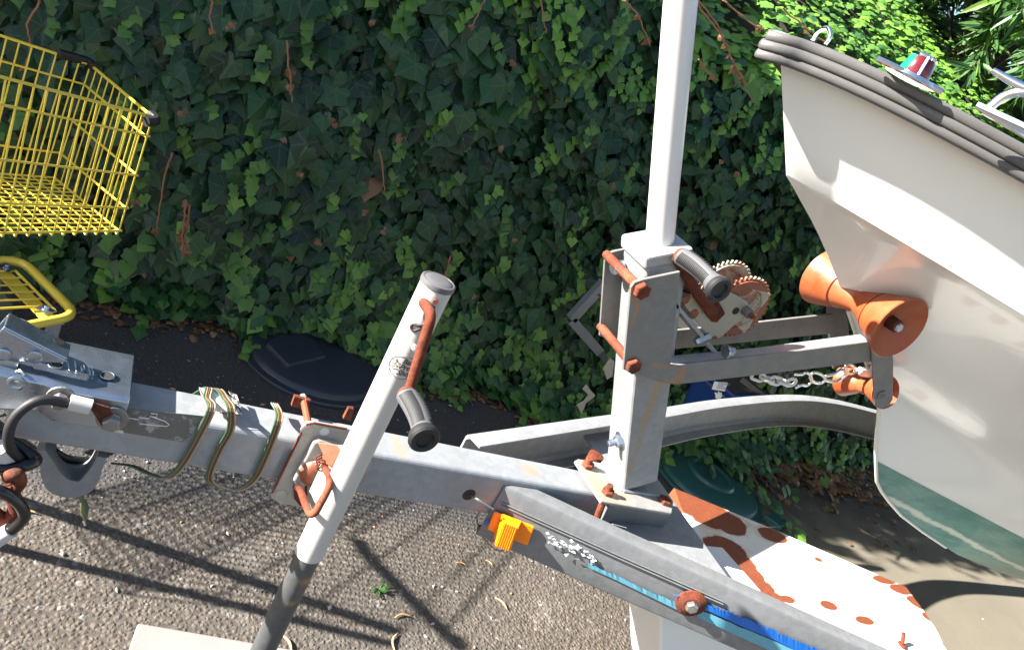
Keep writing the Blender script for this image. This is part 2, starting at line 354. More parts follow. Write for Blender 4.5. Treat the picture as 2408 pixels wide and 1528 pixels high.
class Leaves:
    def __init__(s): s.v = []; s.f = []; s.t = []; s.uv = []; s.c = 0
    def add(s, p, nrm, down, size, tint, shape=LEAF, fold=.16, jit=.08, curl=.12):
        n = Vector(nrm).normalized(); d = Vector(down); d = (d-n*d.dot(n)).normalized(); r = d.cross(n); p = Vector(p)
        k = len(shape); o = s.c
        s.v.append(p-d*(-.02)*size); s.uv.append((0., 0.))
        for (a, b) in shape:
            a2 = a*(1+random.uniform(-jit, jit)); b2 = b*(1+random.uniform(-jit, jit))
            s.v.append(p+r*a2*size-d*b2*size-n*(fold*abs(a)+curl*b*b)*size); s.uv.append((a, b))
        s.f += [(o, o+1+i, o+1+(i+1) % k) for i in range(k)]; s.t += [tint]*(k+1); s.c += k+1
    def build(s, name, mat, parent=None):
        loc = parent.location if parent is not None else Vector()
        me = bpy.data.meshes.new(name); me.from_pydata([tuple(v-loc) for v in s.v], [], s.f); me.materials.append(mat)
        at = me.attributes.new('tint', 'FLOAT', 'POINT'); at.data.foreach_set('value', s.t)
        ul = me.uv_layers.new(name='leaf'); idx = np.zeros(len(me.loops), dtype=np.int32); me.loops.foreach_get('vertex_index', idx)
        ul.data.foreach_set('uv', np.array(s.uv)[idx].ravel())
        o = bpy.data.objects.new(name, me); C.objects.link(o)
        if parent is not None: o.parent = parent
        return o
ivy = thing('ivy_hedge', 'dense dark green ivy covering the garden wall, sunlit along its top', 'ivy', (0, 2.5, 0))
L = Leaves()
U = random.uniform
def onivy(x, z, depth): return V(x, surf(x, z)+depth, z)
for layer, (cnt, dep) in enumerate(((15500, .0), (12500, .05), (8000, .11))):
    for _ in range(cnt):
        x = U(-1.9, 5.6); z = U(0, 1.0)**.93*3.0 if x > 1.2 else U(0, 2.5)
        if z > 1.9 and x < 1.0 and random.random() < .6: continue
        big = .068 if x < 1.3 else (.057 if x < 2.4 else .047)
        sz = big*U(.5, 1.45)*(.8 if z > 1.8 else 1); tz = top_z(x)
        up = .2+.4*random.random() + (1.0 if z > tz else 0)
        n = V(U(-.55, .35)-(.5 if z > tz else 0), -1+(.45 if z > tz else 0), up+U(-.3, .35))
        tint = min(.45, max(0, random.gauss(.27, .19)))
        if z > tz-.05: tint = min(.8, max(0.2, random.gauss(.66, .14)))  # top leaves tinted brighter, painting sunlight into their colour
        if random.random() < .003: tint = U(.9, 1)
        L.add(onivy(x, z, dep+U(-.035, .035)), n, (random.gauss(0, .5), U(-.1, .1), -1), sz, tint, LEAF if random.random() < .62 else HEART, U(.05, .4), .12, U(-.05, .3))
# pale young shoots: strings of small bright leaves hanging on the face and creeping at the foot
def shoot(x, z, n, size=.032, step=.026, tl=.62):
    dx = U(-.4, .4)
    for k in range(n):
        x += step*dx*.6+U(-.02, .02); z -= step*U(.5, 1.1)
        if z < .015: z = .02
        L.add(onivy(x, z, -.035+U(-.012, .01)), (U(-.6, .4), -1, U(.2, .9)), (U(-.7, .7), 0, -1), size*U(.75, 1.35), min(.8, tl+U(-.12, .15)))
for _ in range(300): shoot(U(-.9, 5), U(.1, 1.75), random.randint(3, 8))
for _ in range(150): shoot(U(-.9, 4.2), U(.04, .45), random.randint(4, 9), .042, .03, .58)
for _ in range(40): shoot(U(.9, 2.4), U(1.45, 1.7), random.randint(3, 8), .03, .03, .72)
# foot of the ivy spilling over the ground
for _ in range(1100):
    x = U(-1, 4.6); y = footy(x)+.02*math.sin(x*17)+abs(random.gauss(0, .06))
    L.add((x, y, U(.015, .12)), (U(-.5, .4), U(-.9, -.2), 1), (U(-.8, .8), -1, -.2), U(.03, .06), min(.75, max(.05, random.gauss(.42, .16))))
for _ in range(20):                                    # runners reaching out over the asphalt
    x = U(-.2, 4.3); y = footy(x)+.02; dx = U(-.6, .6)
    for k in range(random.randint(3, 7)):
        y -= .028; x += .028*dx+U(-.02, .02)
        L.add((x, y, .02+U(0, .02)), (U(-.3, .3), U(-.6, 0), 1), (U(-1, 1), -1, 0), U(.025, .045), U(.45, .72))
for _ in range(120):                                   # sprays standing up along the hedge's top edge
    x = U(-2.4, 1.3); z = top_z(x)-.1; y = surf(x, z)+.03; dx, dz = U(-.5, .5), U(.5, 1.1)
    for k in range(random.randint(6, 15)):
        x += .025*dx; z += .03*dz; y -= .004
        L.add((x+U(-.03, .03), y+U(-.03, .03), z), (U(-1, 1), -1, U(0, 1)), (U(-1, 1), U(-.5, .5), -1), U(.035, .06), U(.4, .75))
# the clump by the green lid
for _ in range(300):
    a = U(0, 6.28); r = abs(random.gauss(0, .13)); x = 2.95+r*math.cos(a)*2.0; y = 2.28+r*math.sin(a)
    L.add((x, y, U(.02, .16)), (U(-.5, .4), U(-.8, -.1), 1), (U(-.8, .8), -1, -.2), U(.03, .055), U(.25, .7))
for k in range(34):
    L.add((3.0+U(-.07, .07)+k*.004, 2.12-k*.012, .03+U(0, .03)), (U(-.3, .3), U(-.6, 0), 1), (U(-1, 1), -1, 0), U(.03, .045), U(.4, .7))
fo = L.build('ivy_foliage', M['leaf'], ivy); fo['kind'] = 'stuff'
# near-black backing sheet: paints the shade between leaves, runs on unseen to block sun
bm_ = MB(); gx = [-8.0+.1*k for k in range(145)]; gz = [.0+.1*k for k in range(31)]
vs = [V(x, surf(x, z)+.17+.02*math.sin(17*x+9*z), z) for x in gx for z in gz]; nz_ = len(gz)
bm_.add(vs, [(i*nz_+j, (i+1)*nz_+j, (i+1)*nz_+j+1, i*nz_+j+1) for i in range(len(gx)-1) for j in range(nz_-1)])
bm_.build('dark_backing', M['near_black'], ivy, smooth='all')
# bare hanging vines
def vine(pts, r=.0028, mat='vine'):
    m = MB(); p = cr(pts, 5); p = [q+V(U(-.003, .003), U(-.003, .003), U(-.003, .003)) for q in p]
    m.tube(p, [r*(1-.5*k/len(p)) for k in range(len(p))], 5)
    return m, p
vines = [([(1140, 0), (1125, 35), (1108, 66)], 2.45), ([(1270, -10), (1277, 30), (1284, 78)], 2.34), ([(1465, 0), (1500, 40), (1530, 108)], 2.28), ([(1640, -5), (1680, 50), (1712, 120), (1745, 190), (1772, 238)], 2.25),
         ([(1640, 10), (1700, 90), (1722, 140), (1755, 200)], 2.24), ([(1700, 0), (1760, 50), (1820, 85), (1865, 115)], 2.2), ([(1840, 20), (1900, 70), (1960, 120), (2000, 180)], 2.2), ([(1642, 140), (1665, 172), (1690, 190)], 2.26),
         ([(405, 360), (385, 430), (370, 520), (365, 545)], 2.3), ([(438, 470), (430, 540), (428, 610)], 2.26), ([(445, 480), (436, 560), (432, 600)], 2.27), ([(675, 95), (680, 170), (688, 240)], 2.33), ([(95, -5), (65, 60), (70, 110), (60, 160)], 2.35), ([(500, 0), (492, 40), (505, 80)], 2.3),
         ([(890, 350), (900, 400), (905, 450)], 2.3), ([(1060, 600), (1040, 690), (1035, 760)], 2.35)]
Ld = Leaves()
for pts, yy in vines:
    m, p = vine([Y(a, b, yy) for a, b in pts], .0032)
    m.build('vine_stem', M['vine'], ivy)
    for q in p[len(p)//3::2]:
        if random.random() < .4: Ld.add(q, (U(-.8, .6), -1, U(-.3, .6)), (U(-1, 1), 0, -1), U(.014, .028), U(.9, 1), LEAF, .5, .3, .7)
for a, b in [(430, 270), (945, 320), (790, 290), (1205, 148), (318, 470), (710, 415), (540, 60), (1450, 435), (665, 330), (1120, 700), (745, 570), (430, 480), (440, 520), (425, 560), (1210, 560), (905, 540), (880, 55), (860, 500), (1180, 350), (1700, 380), (1560, 330), (1740, 405)]:
    for _ in range(2): Ld.add(Y(a+U(-6, 6), b+U(-6, 6), 2.32), (U(-.5, .5), -1, U(-.2, .8)), (U(-1, 1), 0, -1), U(.012, .026), U(.9, 1), HEART, .3, .3, .4)
o = Ld.build('dry_leaf', M['leaf'], ivy); o['kind'] = 'stuff'

# leaf litter along the foot of the wall
Lt = Leaves()
for _ in range(1500):
    x = U(-1, 4.6); y = footy(x)-.01+random.gauss(0, .05)
    Lt.add((x, y, U(.006, .02)), (U(-.5, .5), U(-.5, .5), 1), (U(-1, 1), U(-1, 1), 0), U(.012, .03), U(.88, 1), HEART, .3, .3, .4)
for _ in range(420):
    x = random.gauss(3.75, .3); y = random.gauss(2.33, .12)
    Lt.add((x, y, U(.01, .05)), (U(-.5, .5), U(-.7, .3), 1), (U(-1, 1), U(-1, 1), 0), U(.025, .055), U(.88, 1), LEAF, .3, .3, .4)
for _ in range(60):
    x = U(2.7, 4.5); y = U(1.75, 2.2)
    Lt.add((x, y, .012), (U(-.3, .3), U(-.3, .3), 1), (U(-1, 1), U(-1, 1), 0), U(.012, .03), U(.88, 1), HEART, .3, .3, .4)
o = Lt.build('leaf_litter', M['leaf']); tag(o, 'brown fallen leaves lying along the foot of the ivy wall', 'leaf litter', kind='stuff')

# leafy tree beyond the wall (top right)
tr = thing('leafy_tree', 'tree with long narrow drooping leaves beyond the ivy wall', 'tree', (5.1, 4.1, 0))
m = MB(); m.tube(cr([(5.1, 4.1, 0), (5.15, 4.15, 1.2), (5.0, 4.0, 2.2), (5.1, 4.0, 3.2)], 4), [.055-.003*k for k in range(13)], 9); bark = plain('dark_bark', (.05, .042, .032), .9, 0, .3, 30, .3); m.build('trunk', bark, tr, smooth=True)
m = MB(); Lf = Leaves(); LONG = [(0, .02), (.07, -.2), (.09, -.45), (.06, -.75), (0, -1.), (-.06, -.75), (-.09, -.45), (-.07, -.2)]
for k in range(120):
    a = U(0, 6.28); e = U(-.2, 1.2); R0 = U(.5, 1.5); c = V(5.0, 4.0, 2.9)
    tip = c+V(math.cos(a)*R0*1.15, math.sin(a)*R0, math.sin(e)*R0*.8-.2); mid = (c+tip)/2+V(0, 0, .2)
    p = cr([c+V(U(-.1, .1), U(-.1, .1), U(-.6, .3)), mid, tip, tip+V(math.cos(a)*.15, math.sin(a)*.15, -.22)], 6); m.tube(p, [.008-.0003*i for i in range(len(p))], 5)
    for q in p[5:]:
        for _ in range(7):
            d = V(U(-1, 1), U(-1, 1), U(-1.2, .1)); Lf.add(q+V(U(-.02, .02), U(-.02, .02), 0), (U(-1, 1), U(-1, .3), U(.1, 1)), d, U(.12, .21), min(.8, max(.05, random.gauss(.42, .2))), LONG, .2, .05, .25)
m.build('limbs', bark, tr, smooth=True); o = Lf.build('crown', M['leaf_long'], tr)

# ------------------------------------------------------------------ things lying by the wall
def round_lid(name, c, R, mat, label, tilt=0, wedge=True, z=.0):
    t = thing(name, label, 'lid', (c[0], c[1], 0))
    m = MB(); prof = [(0, R*.97), (.004, R), (.012, R), (.016, R*.985), (.017, R*.90), (.030, R*.87), (.034, R*.84), (.042, R*.6), (.046, R*.25), (.046, 0)]
    m.lathe((c[0], c[1], z), (0, 0, 1), prof, 64); m.build('lid_disc', mat, t, smooth=True)
    if wedge:
        m = MB(); poly = [Z(a_, b_, .058) for a_, b_ in ((628, 806), (652, 786), (725, 780), (768, 836), (678, 858))]
        m.prism(poly, (0, 0, -.024)); m.build('handle_panel', mat, t, bevel=.007, seg=3)
    return t
lidblack = plain('black_plastic', (.028, .032, .045), .42, 0, .25, 25, .25)
lidgreen = plain('green_plastic', (.02, .075, .075), .35, 0, .3, 14, .2)
round_lid('round_lid', (.875, 2.47), .30, lidblack, 'round black plastic bin lid lying on the asphalt against the ivy', math.radians(-20))
t = round_lid('oval_lid', (2.77, 2.10), .30, lidgreen, 'round dark green plastic bin lid on the ground under the trailer beam', 0, False)
m = MB(); m.lathe((2.77, 2.10, .046), (0, 0, 1), [(0, .13), (.012, .12), (.014, .10), (.004, .09), (.003, 0)], 40); m.build('raised_ring', lidgreen, t, smooth=True)
m = MB(); m.prism([(2.95, 1.86, .01), (3.06, 1.90, .01), (3.10, 1.83, .01), (3.0, 1.79, .01)], (0, 0, .03)); m.build('clip', lidgreen, t, bevel=.004)
m = MB(); m.tube(cr([(2.62, 1.83, .01), (2.8, 1.78, .03), (3.0, 1.80, .03)], 6), .003, 6); m.build('wire_bail', M['steel'], t)

# folded aluminium angle frame leaning in the ivy
alu = plain('aluminium_angle', (.13, .145, .165), .4, .3, .15, 20)
yA = 2.14; a, b, c = Y(1425, 668, yA), Y(1346, 754, yA), Y(1413, 830, yA)
t = thing('metal_frame', 'folded aluminium angle frame leaning in the ivy behind the winch post', 'frame', (b.x, yA, 0))
def angle_bar(p, q, wd, parent, name='frame_bar'):
    p = Vector(p); q = Vector(q); d = (q-p).normalized(); s_ = d.cross(V(0, 1, 0)).normalized(); m = MB()
    m.box((p+q)/2, (q-p)/2, s_*wd/2, V(0, .0015, 0)); m.box((p+q)/2-s_*(wd/2)+V(0, .014, 0), (q-p)/2, s_*.0015, V(0, .0125, 0)); return m.build(name, alu, parent)
angle_bar(a, b, .036, t); angle_bar(b, c, .036, t); angle_bar(a+V(.02, .01, .0), a+V(.5, .25, -.33), .026, t); angle_bar(c, c+V(.45, .25, -.25), .026, t)
m = MB(); m.lathe(Y(1408, 693, yA)-V(0, .002, 0), (0, -1, 0), [(0, .006), (.003, .005)], 10); m.build('rivet', M['rust'], t)

# blue bin
t = thing('blue_tub', 'blue plastic tub with white warning sticker, seen below the winch arms', 'tub', (2.7, 2.2, 0))
blue = plain('blue_plastic', (.008, .035, .15), .38, 0, .15, 20, .1); m = MB()
def frus(m, c, z0, z1, a0, b0, a1, b1, yaw, mi=0):
    u = V(math.cos(yaw), math.sin(yaw), 0); v = V(-u.y, u.x, 0); c = Vector(c)
    lo = [c+u*sx*a0+v*sy*b0+V(0, 0, z0) for sx, sy in ((-1, -1), (1, -1), (1, 1), (-1, 1))]; hi = [c+u*sx*a1+v*sy*b1+V(0, 0, z1) for sx, sy in ((-1, -1), (1, -1), (1, 1), (-1, 1))]
    m.add(lo+hi, [(3, 2, 1, 0), (4, 5, 6, 7), (0, 1, 5, 4), (1, 2, 6, 5), (2, 3, 7, 6), (3, 0, 4, 7)], mi)
bc = V(2.60, 2.16, 0); frus(m, bc, .30, .50, .12, .09, .15, .11, .25); m.build('tub_body', blue, t, bevel=.015)
m = MB(); frus(m, bc, .501, .53, .16, .12, .165, .125, .25); m.build('rim', blue, t, bevel=.008)
m = MB(); frus(m, bc, .531, .536, .14, .10, .14, .10, .25); m.build('dark_contents', M['near_black'], t)
st_w = plain('sticker_white', (.75, .77, .78), .4, 0, .03, 30, 0)
q = [Y(1680, 897, 2.015), Y(1712, 900, 2.015), Y(1704, 920, 2.015), Y(1674, 915, 2.015)]
m = MB(); m.prism(q, (0, .001, 0)); m.build('warning_sticker', st_w, t)
q = [Y(1671, 922, 2.015), Y(1702, 925, 2.015), Y(1697, 948, 2.015), Y(1668, 943, 2.015)]
blue_d = plain('sticker_blue', (.05, .16, .42), .4, 0, .03, 30, 0)
def text_obj(txt, size, origin, xdir, ydir, mat, parent, name='lettering', thick=.0004, wrap=None, shear=0, bold=0.0):
    cu = bpy.data.curves.new(name, 'FONT'); cu.body = txt; cu.size = size; cu.extrude = 0; cu.shear = shear; cu.offset = bold; cu.resolution_u = 3
    to = bpy.data.objects.new(name, cu); dg = bpy.context.evaluated_depsgraph_get(); C.objects.link(to); dg.update()
    me0 = to.evaluated_get(dg).to_mesh(); vs = [tuple(v.co) for v in me0.vertices]; fs = [tuple(p.vertices) for p in me0.polygons]
    to.evaluated_get(dg).to_mesh_clear(); bpy.data.objects.remove(to); bpy.data.curves.remove(cu)
    m = MB(); xd = Vector(xdir).normalized(); yd = Vector(ydir).normalized(); o = Vector(origin)
    if wrap: vv = [wrap(v[0], v[1]) for v in vs]
    else: vv = [o+xd*v[0]+yd*v[1] for v in vs]
    m.add(vv, fs); return m.build(name, mat, parent)
xd = (Y(1712, 900, 2.013)-Y(1680, 897, 2.013)); yd = (Y(1680, 897, 2.013)-Y(1674, 915, 2.013))
for k, tx in enumerate(('WARNING', 'AVISO', 'DANGER')):
    text_obj(tx, .014, Y(1688-1.8*k, 903.5+5*k, 2.013), xd, yd, blue_d, t, 'sticker_text')
# paw-like white emblem
m = MB()
for k in range(5):
    an = 2.2-k*.62; p0 = Y(1684, 934, 2.014); m.tube([p0, p0+(V(math.cos(an), 0, math.sin(an)))*.022, p0+(V(math.cos(an+.25), 0, math.sin(an+.25)))*.03], [.004, .005, .002], 6)
m.build('emblem', st_w, t)
# pale boards and broken scraps beyond the post
pale = plain('pale_board', (.30, .285, .25), .7, 0, .12, 20, .1)
t = MB(); t.prism([Y(1577, 700, 1.9), Y(1600, 720, 1.9), Y(1700, 775, 1.9), Y(1700, 800, 1.9), Y(1577, 765, 1.9)], (0, .02, 0)); tag(t.build('pale_panel', pale, bevel=.003), 'pale flat panel propped behind the winch, above the blue tub', 'panel')
t = MB(); t.prism([Y(1420, 870, 2.1), Y(1437, 845, 2.1), Y(1446, 850, 2.1), Y(1440, 884, 2.1), Y(1428, 893, 2.1)], (0, .012, 0)); tag(t.build('plastic_scrap', pale, bevel=.002), 'cut white plastic scrap beside the winch post in the ivy', 'scrap')
t = MB(); t.prism([Y(1372, 917, 2.1), Y(1381, 907, 2.1), Y(1392, 921, 2.1), Y(1400, 930, 2.1), Y(1378, 948, 2.1), Y(1368, 973, 2.1), Y(1358, 955, 2.1), Y(1375, 945, 2.1), Y(1386, 930, 2.1)], (0, .01, 0)); tag(t.build('torn_plastic', pale), 'torn curved white plastic piece lying low in the ivy', 'scrap')
gt = plain('grey_slat', (.10, .105, .11), .5, .2, .15)
t = thing('folding_stand', 'grey slatted folding stand in the ivy behind the winch arms', 'stand', (2.6, 2.1, 0)); 
for k in range(4):
    m = MB(); a = Y(1735+4*k, 745+6*k, 2.0); b = Y(1800+4*k, 760+6*k, 2.1); m.tube([a, b], .004, 6); m.build('slat', gt, t)
for (a, b) in (((1835, 870), (1815, 930)), ((1850, 880), (1845, 935)), ((1745, 893), (1800, 935)), ((1800, 825), (1900, 835))):
    m = MB(); p = Y(*a, 2.05); q = Y(*b, 2.1); d = (q-p); sd = d.cross(V(0, 1, 0)).normalized()*.011; m.box((p+q)/2, d/2, sd, V(0, .004, 0)); m.build('leg', gt, t)

# ------------------------------------------------------------------ ground bits
wood = plain('weathered_wood', (.24, .205, .195), .85, 0, .2, 14, .3)
p0, p1 = Z(325, 1463, .035), Z(608, 1512, .035); d = (p1-p0).normalized(); n_ = V(d.y, -d.x, 0)
m = MB(); m.prism([p0-V(0, 0, .031), p1+d*.1-V(0, 0, .031), p1+d*.1+n_*.19-V(0, 0, .031), p0+n_*.19-V(0, 0, .031)], (0, 0, .031)); tag(m.build('wooden_board', wood, bevel=.004), 'weathered grey wooden board lying flat under the jack foot', 'board')
pod = plain('seed_pod', (.50, .30, .14), .6, 0, .3, 60, .2)
for (px, py, an, ln, lb) in ((948, 1450, .1, .035, 'curled tan seed pod on the asphalt below the small weed'), (932, 1508, 1.2, .04, 'hooked tan seed pod at the lower edge beside the jack'), (1178, 1418, -1.0, .035, 'slim tan seed pod below the orange marker light'),
                             (1150, 1322, -.8, .018, 'short reddish leaf curl left of the beam'), (1085, 1325, -.3, .022, 'thin pale twig on the asphalt between jack and beam'), (672, 1512, -1.2, .04, 'tan pod lying against the foot of the jack tube'), (62, 1205, .1, .03, 'orange leaf scrap near the rusty hook')):
    c = Z(px, py, .006); ln *= .72; m = MB(); u = V(math.cos(an), math.sin(an), 0); v = V(-u.y, u.x, 0)
    pts = [c+u*ln*(k/4-1)*.5*2+v*ln*.35*math.sin(math.pi*k/8) for k in range(9)]
    m.tube(pts, [ln*.10*math.sin(math.pi*(k+.6)/9.2)+.0006 for k in range(9)], 7)
    o = m.build('seed_pod', pod, smooth='all'); tag(o, lb, 'seed pod', 'plant scraps on the asphalt')
gm = [plain('grit_pale', (.36, .34, .30), .8, 0, .2), plain('grit_dark', (.10, .085, .07), .8, 0, .2), plain('grit_tan', (.28, .17, .09), .8, 0, .2)]
m = MB()
for _ in range(520):
    x, y = (U(.1, 2.2), U(.9, 2.4)) if random.random() < .75 else (U(2.6, 4.6), U(1.0, 2.2)); r_ = abs(random.gauss(0, .0022))+.0013; c = V(x, y, r_*.5); k_ = random.choice((0, 0, 1, 2))
    an = U(0, 3); u = V(math.cos(an), math.sin(an), 0)*r_*U(.9, 1.8); v = V(-math.sin(an), math.cos(an), 0)*r_
    m.add([c+u, c+v, c-u, c-v*.8, c+V(0, 0, r_*.7), c-V(0, 0, r_*.5)], [(0, 1, 4), (1, 2, 4), (2, 3, 4), (3, 0, 4), (1, 0, 5), (2, 1, 5), (3, 2, 5), (0, 3, 5)], k_)
tag(m.build('loose_grit', gm), 'loose pale grit and crumbs scattered over the asphalt', 'grit', kind='stuff')
wd_ = thing('small_weed', 'small green weed sprouting from a crack in the asphalt', 'weed', Z(890, 1388, 0))
Lw = Leaves(); m = MB()
for k in range(9):
    a = U(0, 6.28); ln = U(.02, .045); c = wd_.location; e = c+V(math.cos(a)*ln*.75, math.sin(a)*ln*.75, U(.006, .016)); m.tube([c+V(0, 0, .002), (c+e)/2+V(0, 0, .006), e], .0008, 5)
    for q in range(5):
        for sd in (-1, 1):
            p = c.lerp(e, .35+.16*q)+V(0, 0, .004); Lw.add(p, (U(-.3, .3), U(-.6, 0), 1), V(math.cos(a+sd*1.2), math.sin(a+sd*1.2), 0), .0065, U(.45, .65), HEART, .1, .1, .1)
m.build('stem', plain('weed_stem', (.08, .16, .04), .6), wd_); Lw.build('leaf_cluster', M['leaf'], wd_)
#PART2
# ------------------------------------------------------------------ shopping cart
cart = thing('shopping_cart', 'yellow wire shopping cart with black bumpers parked beside the ivy', 'shopping cart', (-.35, 2.0, 0))
FN = V(.086, 2.09, .85); FF = V(-.082, 2.36, .85); rr_ = V(-.84, -.50, .10); LEN = 1.02
TN = FN+rr_*LEN+V(.02, -.03, 0); TF = FF+rr_*LEN+V(-.03, .03, 0)
BN = V(.083, 2.075, .52); BF = V(-.098, 2.285, .53); BRN = BN+V(-.80, -.58, .0); BRF = BF+V(-.82, -.52, .0)
def lerp(a, b, t): return a+(b-a)*t
m = MB()                                               # near side panel
for k, (hz, r) in enumerate(((0, .0042), (.16, .0032), (.50, .003), (.79, .003), (1, .0032))):
    a = lerp(FN, BN, hz); b = lerp(TN, BRN, hz); m.tube([a+V(.006, .004, 0), b], r, 6)
NV = 35
for k in range(NV):
    t = k/(NV-1); a = lerp(FN, TN, t); b = lerp(BN, BRN, t); inn = V(-.012, .018, -.006)
    m.tube([a, b, b+V(0, 0, -.012)+inn*.2, b+inn+V(0, 0, -.004)], .0023, 5)
m.build('side_panel', M['yellow'], cart)
m = MB()
for k, (hz, r) in enumerate(((0, .004), (.17, .003), (.48, .003), (.78, .003), (1, .003))):
    a = lerp(FF, BF, hz); b = lerp(TF, BRF, hz); m.tube([a, b], r, 6)
for k in range(NV):
    t = k/(NV-1); m.tube([lerp(FF, TF, t), lerp(BF, BRF, t)], .0023, 5)
m.build('side_panel', M['yellow'], cart)
m = MB()
for k, (hz, r) in enumerate(((0, .0042), (.17, .0034), (.49, .0034), (.79, .0034), (1, .0034))): m.tube([lerp(FF, BF, hz), lerp(FN, BN, hz)], r, 6)
for k in range(11):
    t = k/10; m.tube([lerp(FF, FN, t), lerp(BF, BN, t)], .002, 5)
m.build('front_panel', M['yellow'], cart)
m = MB()
for k in range(15): t = k/14; m.tube([lerp(BF, BN, t), lerp(BRF, BRN, t)], .002, 5)
for k in range(34): t = k/33; m.tube([lerp(BF, BRF, t), lerp(BN, BRN, t)], .002, 5)
m.build('basket_floor', M['yellow'], cart)
m = MB(); rp = rounded([FF+rr_*.09+V(0, 0, .003), FF+V(-.005, .012, .003), lerp(FF, FN, .06)], .03, 5); m.tube(rp, .013, 8); m.build('bumper', M['black'], cart, smooth=True)
m = MB(); rp = rounded([lerp(FF, FN, .95), FN+V(.012, -.004, -.005), FN+rr_*.03+V(.012, -.012, -.012)], .02, 5); m.tube(rp, .014, 8); m.build('bumper', M['black'], cart, smooth=True)
# lower tray
t0, t1, t2, t3 = V(-.72, 1.98, .22), Z(52, 612, .21), Z(182, 742, .21), Z(-160, 812, .21)
m = MB(); m.tube(rounded([t0, t1+V(.0, .0, 0), t2, t3], .055, 7), .0135, 10); m.build('tray_frame', M['yellow'], cart, smooth=True)
m = MB(); ra, rb = lerp(t1, t2, .12)+V(-.035, -.03, 0), lerp(t1, t2, .9)+V(-.04, -.02, 0)
m.tube([ra, rb], .004, 6)
for k in range(6):
    t = (k+.4)/6; a = lerp(ra, rb, t); m.tube([a, a+V(-.5, -.3, .0)], .0032, 6)
m.build('tray_wires', M['yellow'], cart)
m = MB(); a = ra+V(-.02, -.02, -.01); b = rb+V(-.01, -.03, -.012); dd = (b-a).normalized(); pp = V(dd.y, -dd.x, 0)*.02; m.box((a+b)/2, (b-a)/2, pp, V(0, 0, .0025)); m.build('cross_bar', M['yellow'], cart)
for q in (ra+V(-.015, -.01, .004), rb+V(-.02, -.012, .004)):
    m = MB(); m.box(q, V(.016, -.012, 0), V(.01, .013, 0), V(0, 0, .0015)); m.hexbolt(q+V(0, 0, .0015), (0, 0, 1), .0065, .007, .0105); m.build('clamp', M['zinc'], cart)
def castor(p):
    m = MB(); m.box(p+V(0, 0, -.05), V(.018, 0, .0), V(0, .0015, 0), V(0, 0, .045)); m.box(p+V(0, .034, -.05), V(.018, 0, 0), V(0, .0015, 0), V(0, 0, .045)); m.box(p+V(0, .017, -.006), V(.024, 0, 0), V(0, .022, 0), V(0, 0, .002))
    o = m.build('castor', M['zinc'], cart, bevel=.001); m = MB(); m.lathe(p+V(0, .004, -.145), (0, 1, 0), [(0, .05), (.003, .058), (.023, .058), (.026, .05)], 28); m.build('wheel', M['grey_plastic'], o, smooth=True)
castor(V(t2.x-.05, t2.y-.03, .20)); castor(V(t1.x-.05, t1.y-.05, .20))
m = MB(); 
m.tube([lerp(BF, BRF, .9), Vector(t0)+V(.1, .06, 0)], .011, 8)
m.tube([(-.42, 1.67, .2), (-.93, 1.57, .97)], .016, 10); m.tube([(-.50, 1.53, .22), (-.95, 1.53, .97)], .013, 10)  # near tubes out of view, the second added only to cast a shadow band
m.build('upright_and_shadow_bar', M['yellow'], cart, smooth=True)
m = MB(); hb = [TN+V(0, 0, .02), TN+V(-.05, -.03, .05), TF+V(-.05, -.03, .05), TF+V(0, 0, .02)]; m.tube(rounded(hb, .03), .014, 10); m.build('push_handle', M['black'], cart, smooth=True)

# ------------------------------------------------------------------ boat trailer
TRL = thing('boat_trailer', 'galvanised boat trailer with jack, winch post and rollers in front of the boat', 'boat trailer', (1.0, 1.0, 0))
def part(mb, name, mat, parent=TRL, **k): return mb.build(name, M[mat] if isinstance(mat, str) else mat, parent, **k)
# tongue: hollow-looking box with rounded edges
def tz1(x): return .806-.056*x
def tz0(x): return .692-.045*x
m = MB(); xa, xb = -.03, 1.22
m.add([(xa, .95, tz0(xa)+.012), (xb, .95, tz0(xb)), (xb, .95, tz1(xb)), (xa, .95, tz1(xa)-.02), (xa, 1.026, tz0(xa)+.012), (xb, 1.026, tz0(xb)), (xb, 1.026, tz1(xb)), (xa, 1.026, tz1(xa)-.02)],
      [(0, 1, 2, 3), (7, 6, 5, 4), (3, 2, 6, 7), (0, 4, 5, 1), (0, 3, 7, 4), (1, 5, 6, 2)])
tongue = part(m, 'tongue', 'galv_tongue', bevel=.009, seg=4)
m = MB(); m.lathe(Y(1103, 1163, .9495), (0, 1, 0), [(0, .013), (.002, .013)], 20); part(m, 'cable_hole', 'black', tongue)
m = MB(); m.tube(cr([Y(1103, 1163, .955), Y(1125, 1175, .93), Y(1160, 1197, .92)], 6), .0022, 6); part(m, 'light_wire', 'steel', tongue)
def m_sticker(c1, c2, sc, th):
    s = MT('worn_sticker', .5); s.col(s.mix(s.ramp(s.noise(sc, 6, .8), (th, 0.), (th+.03, 1.)), c1, c2)); return s.m
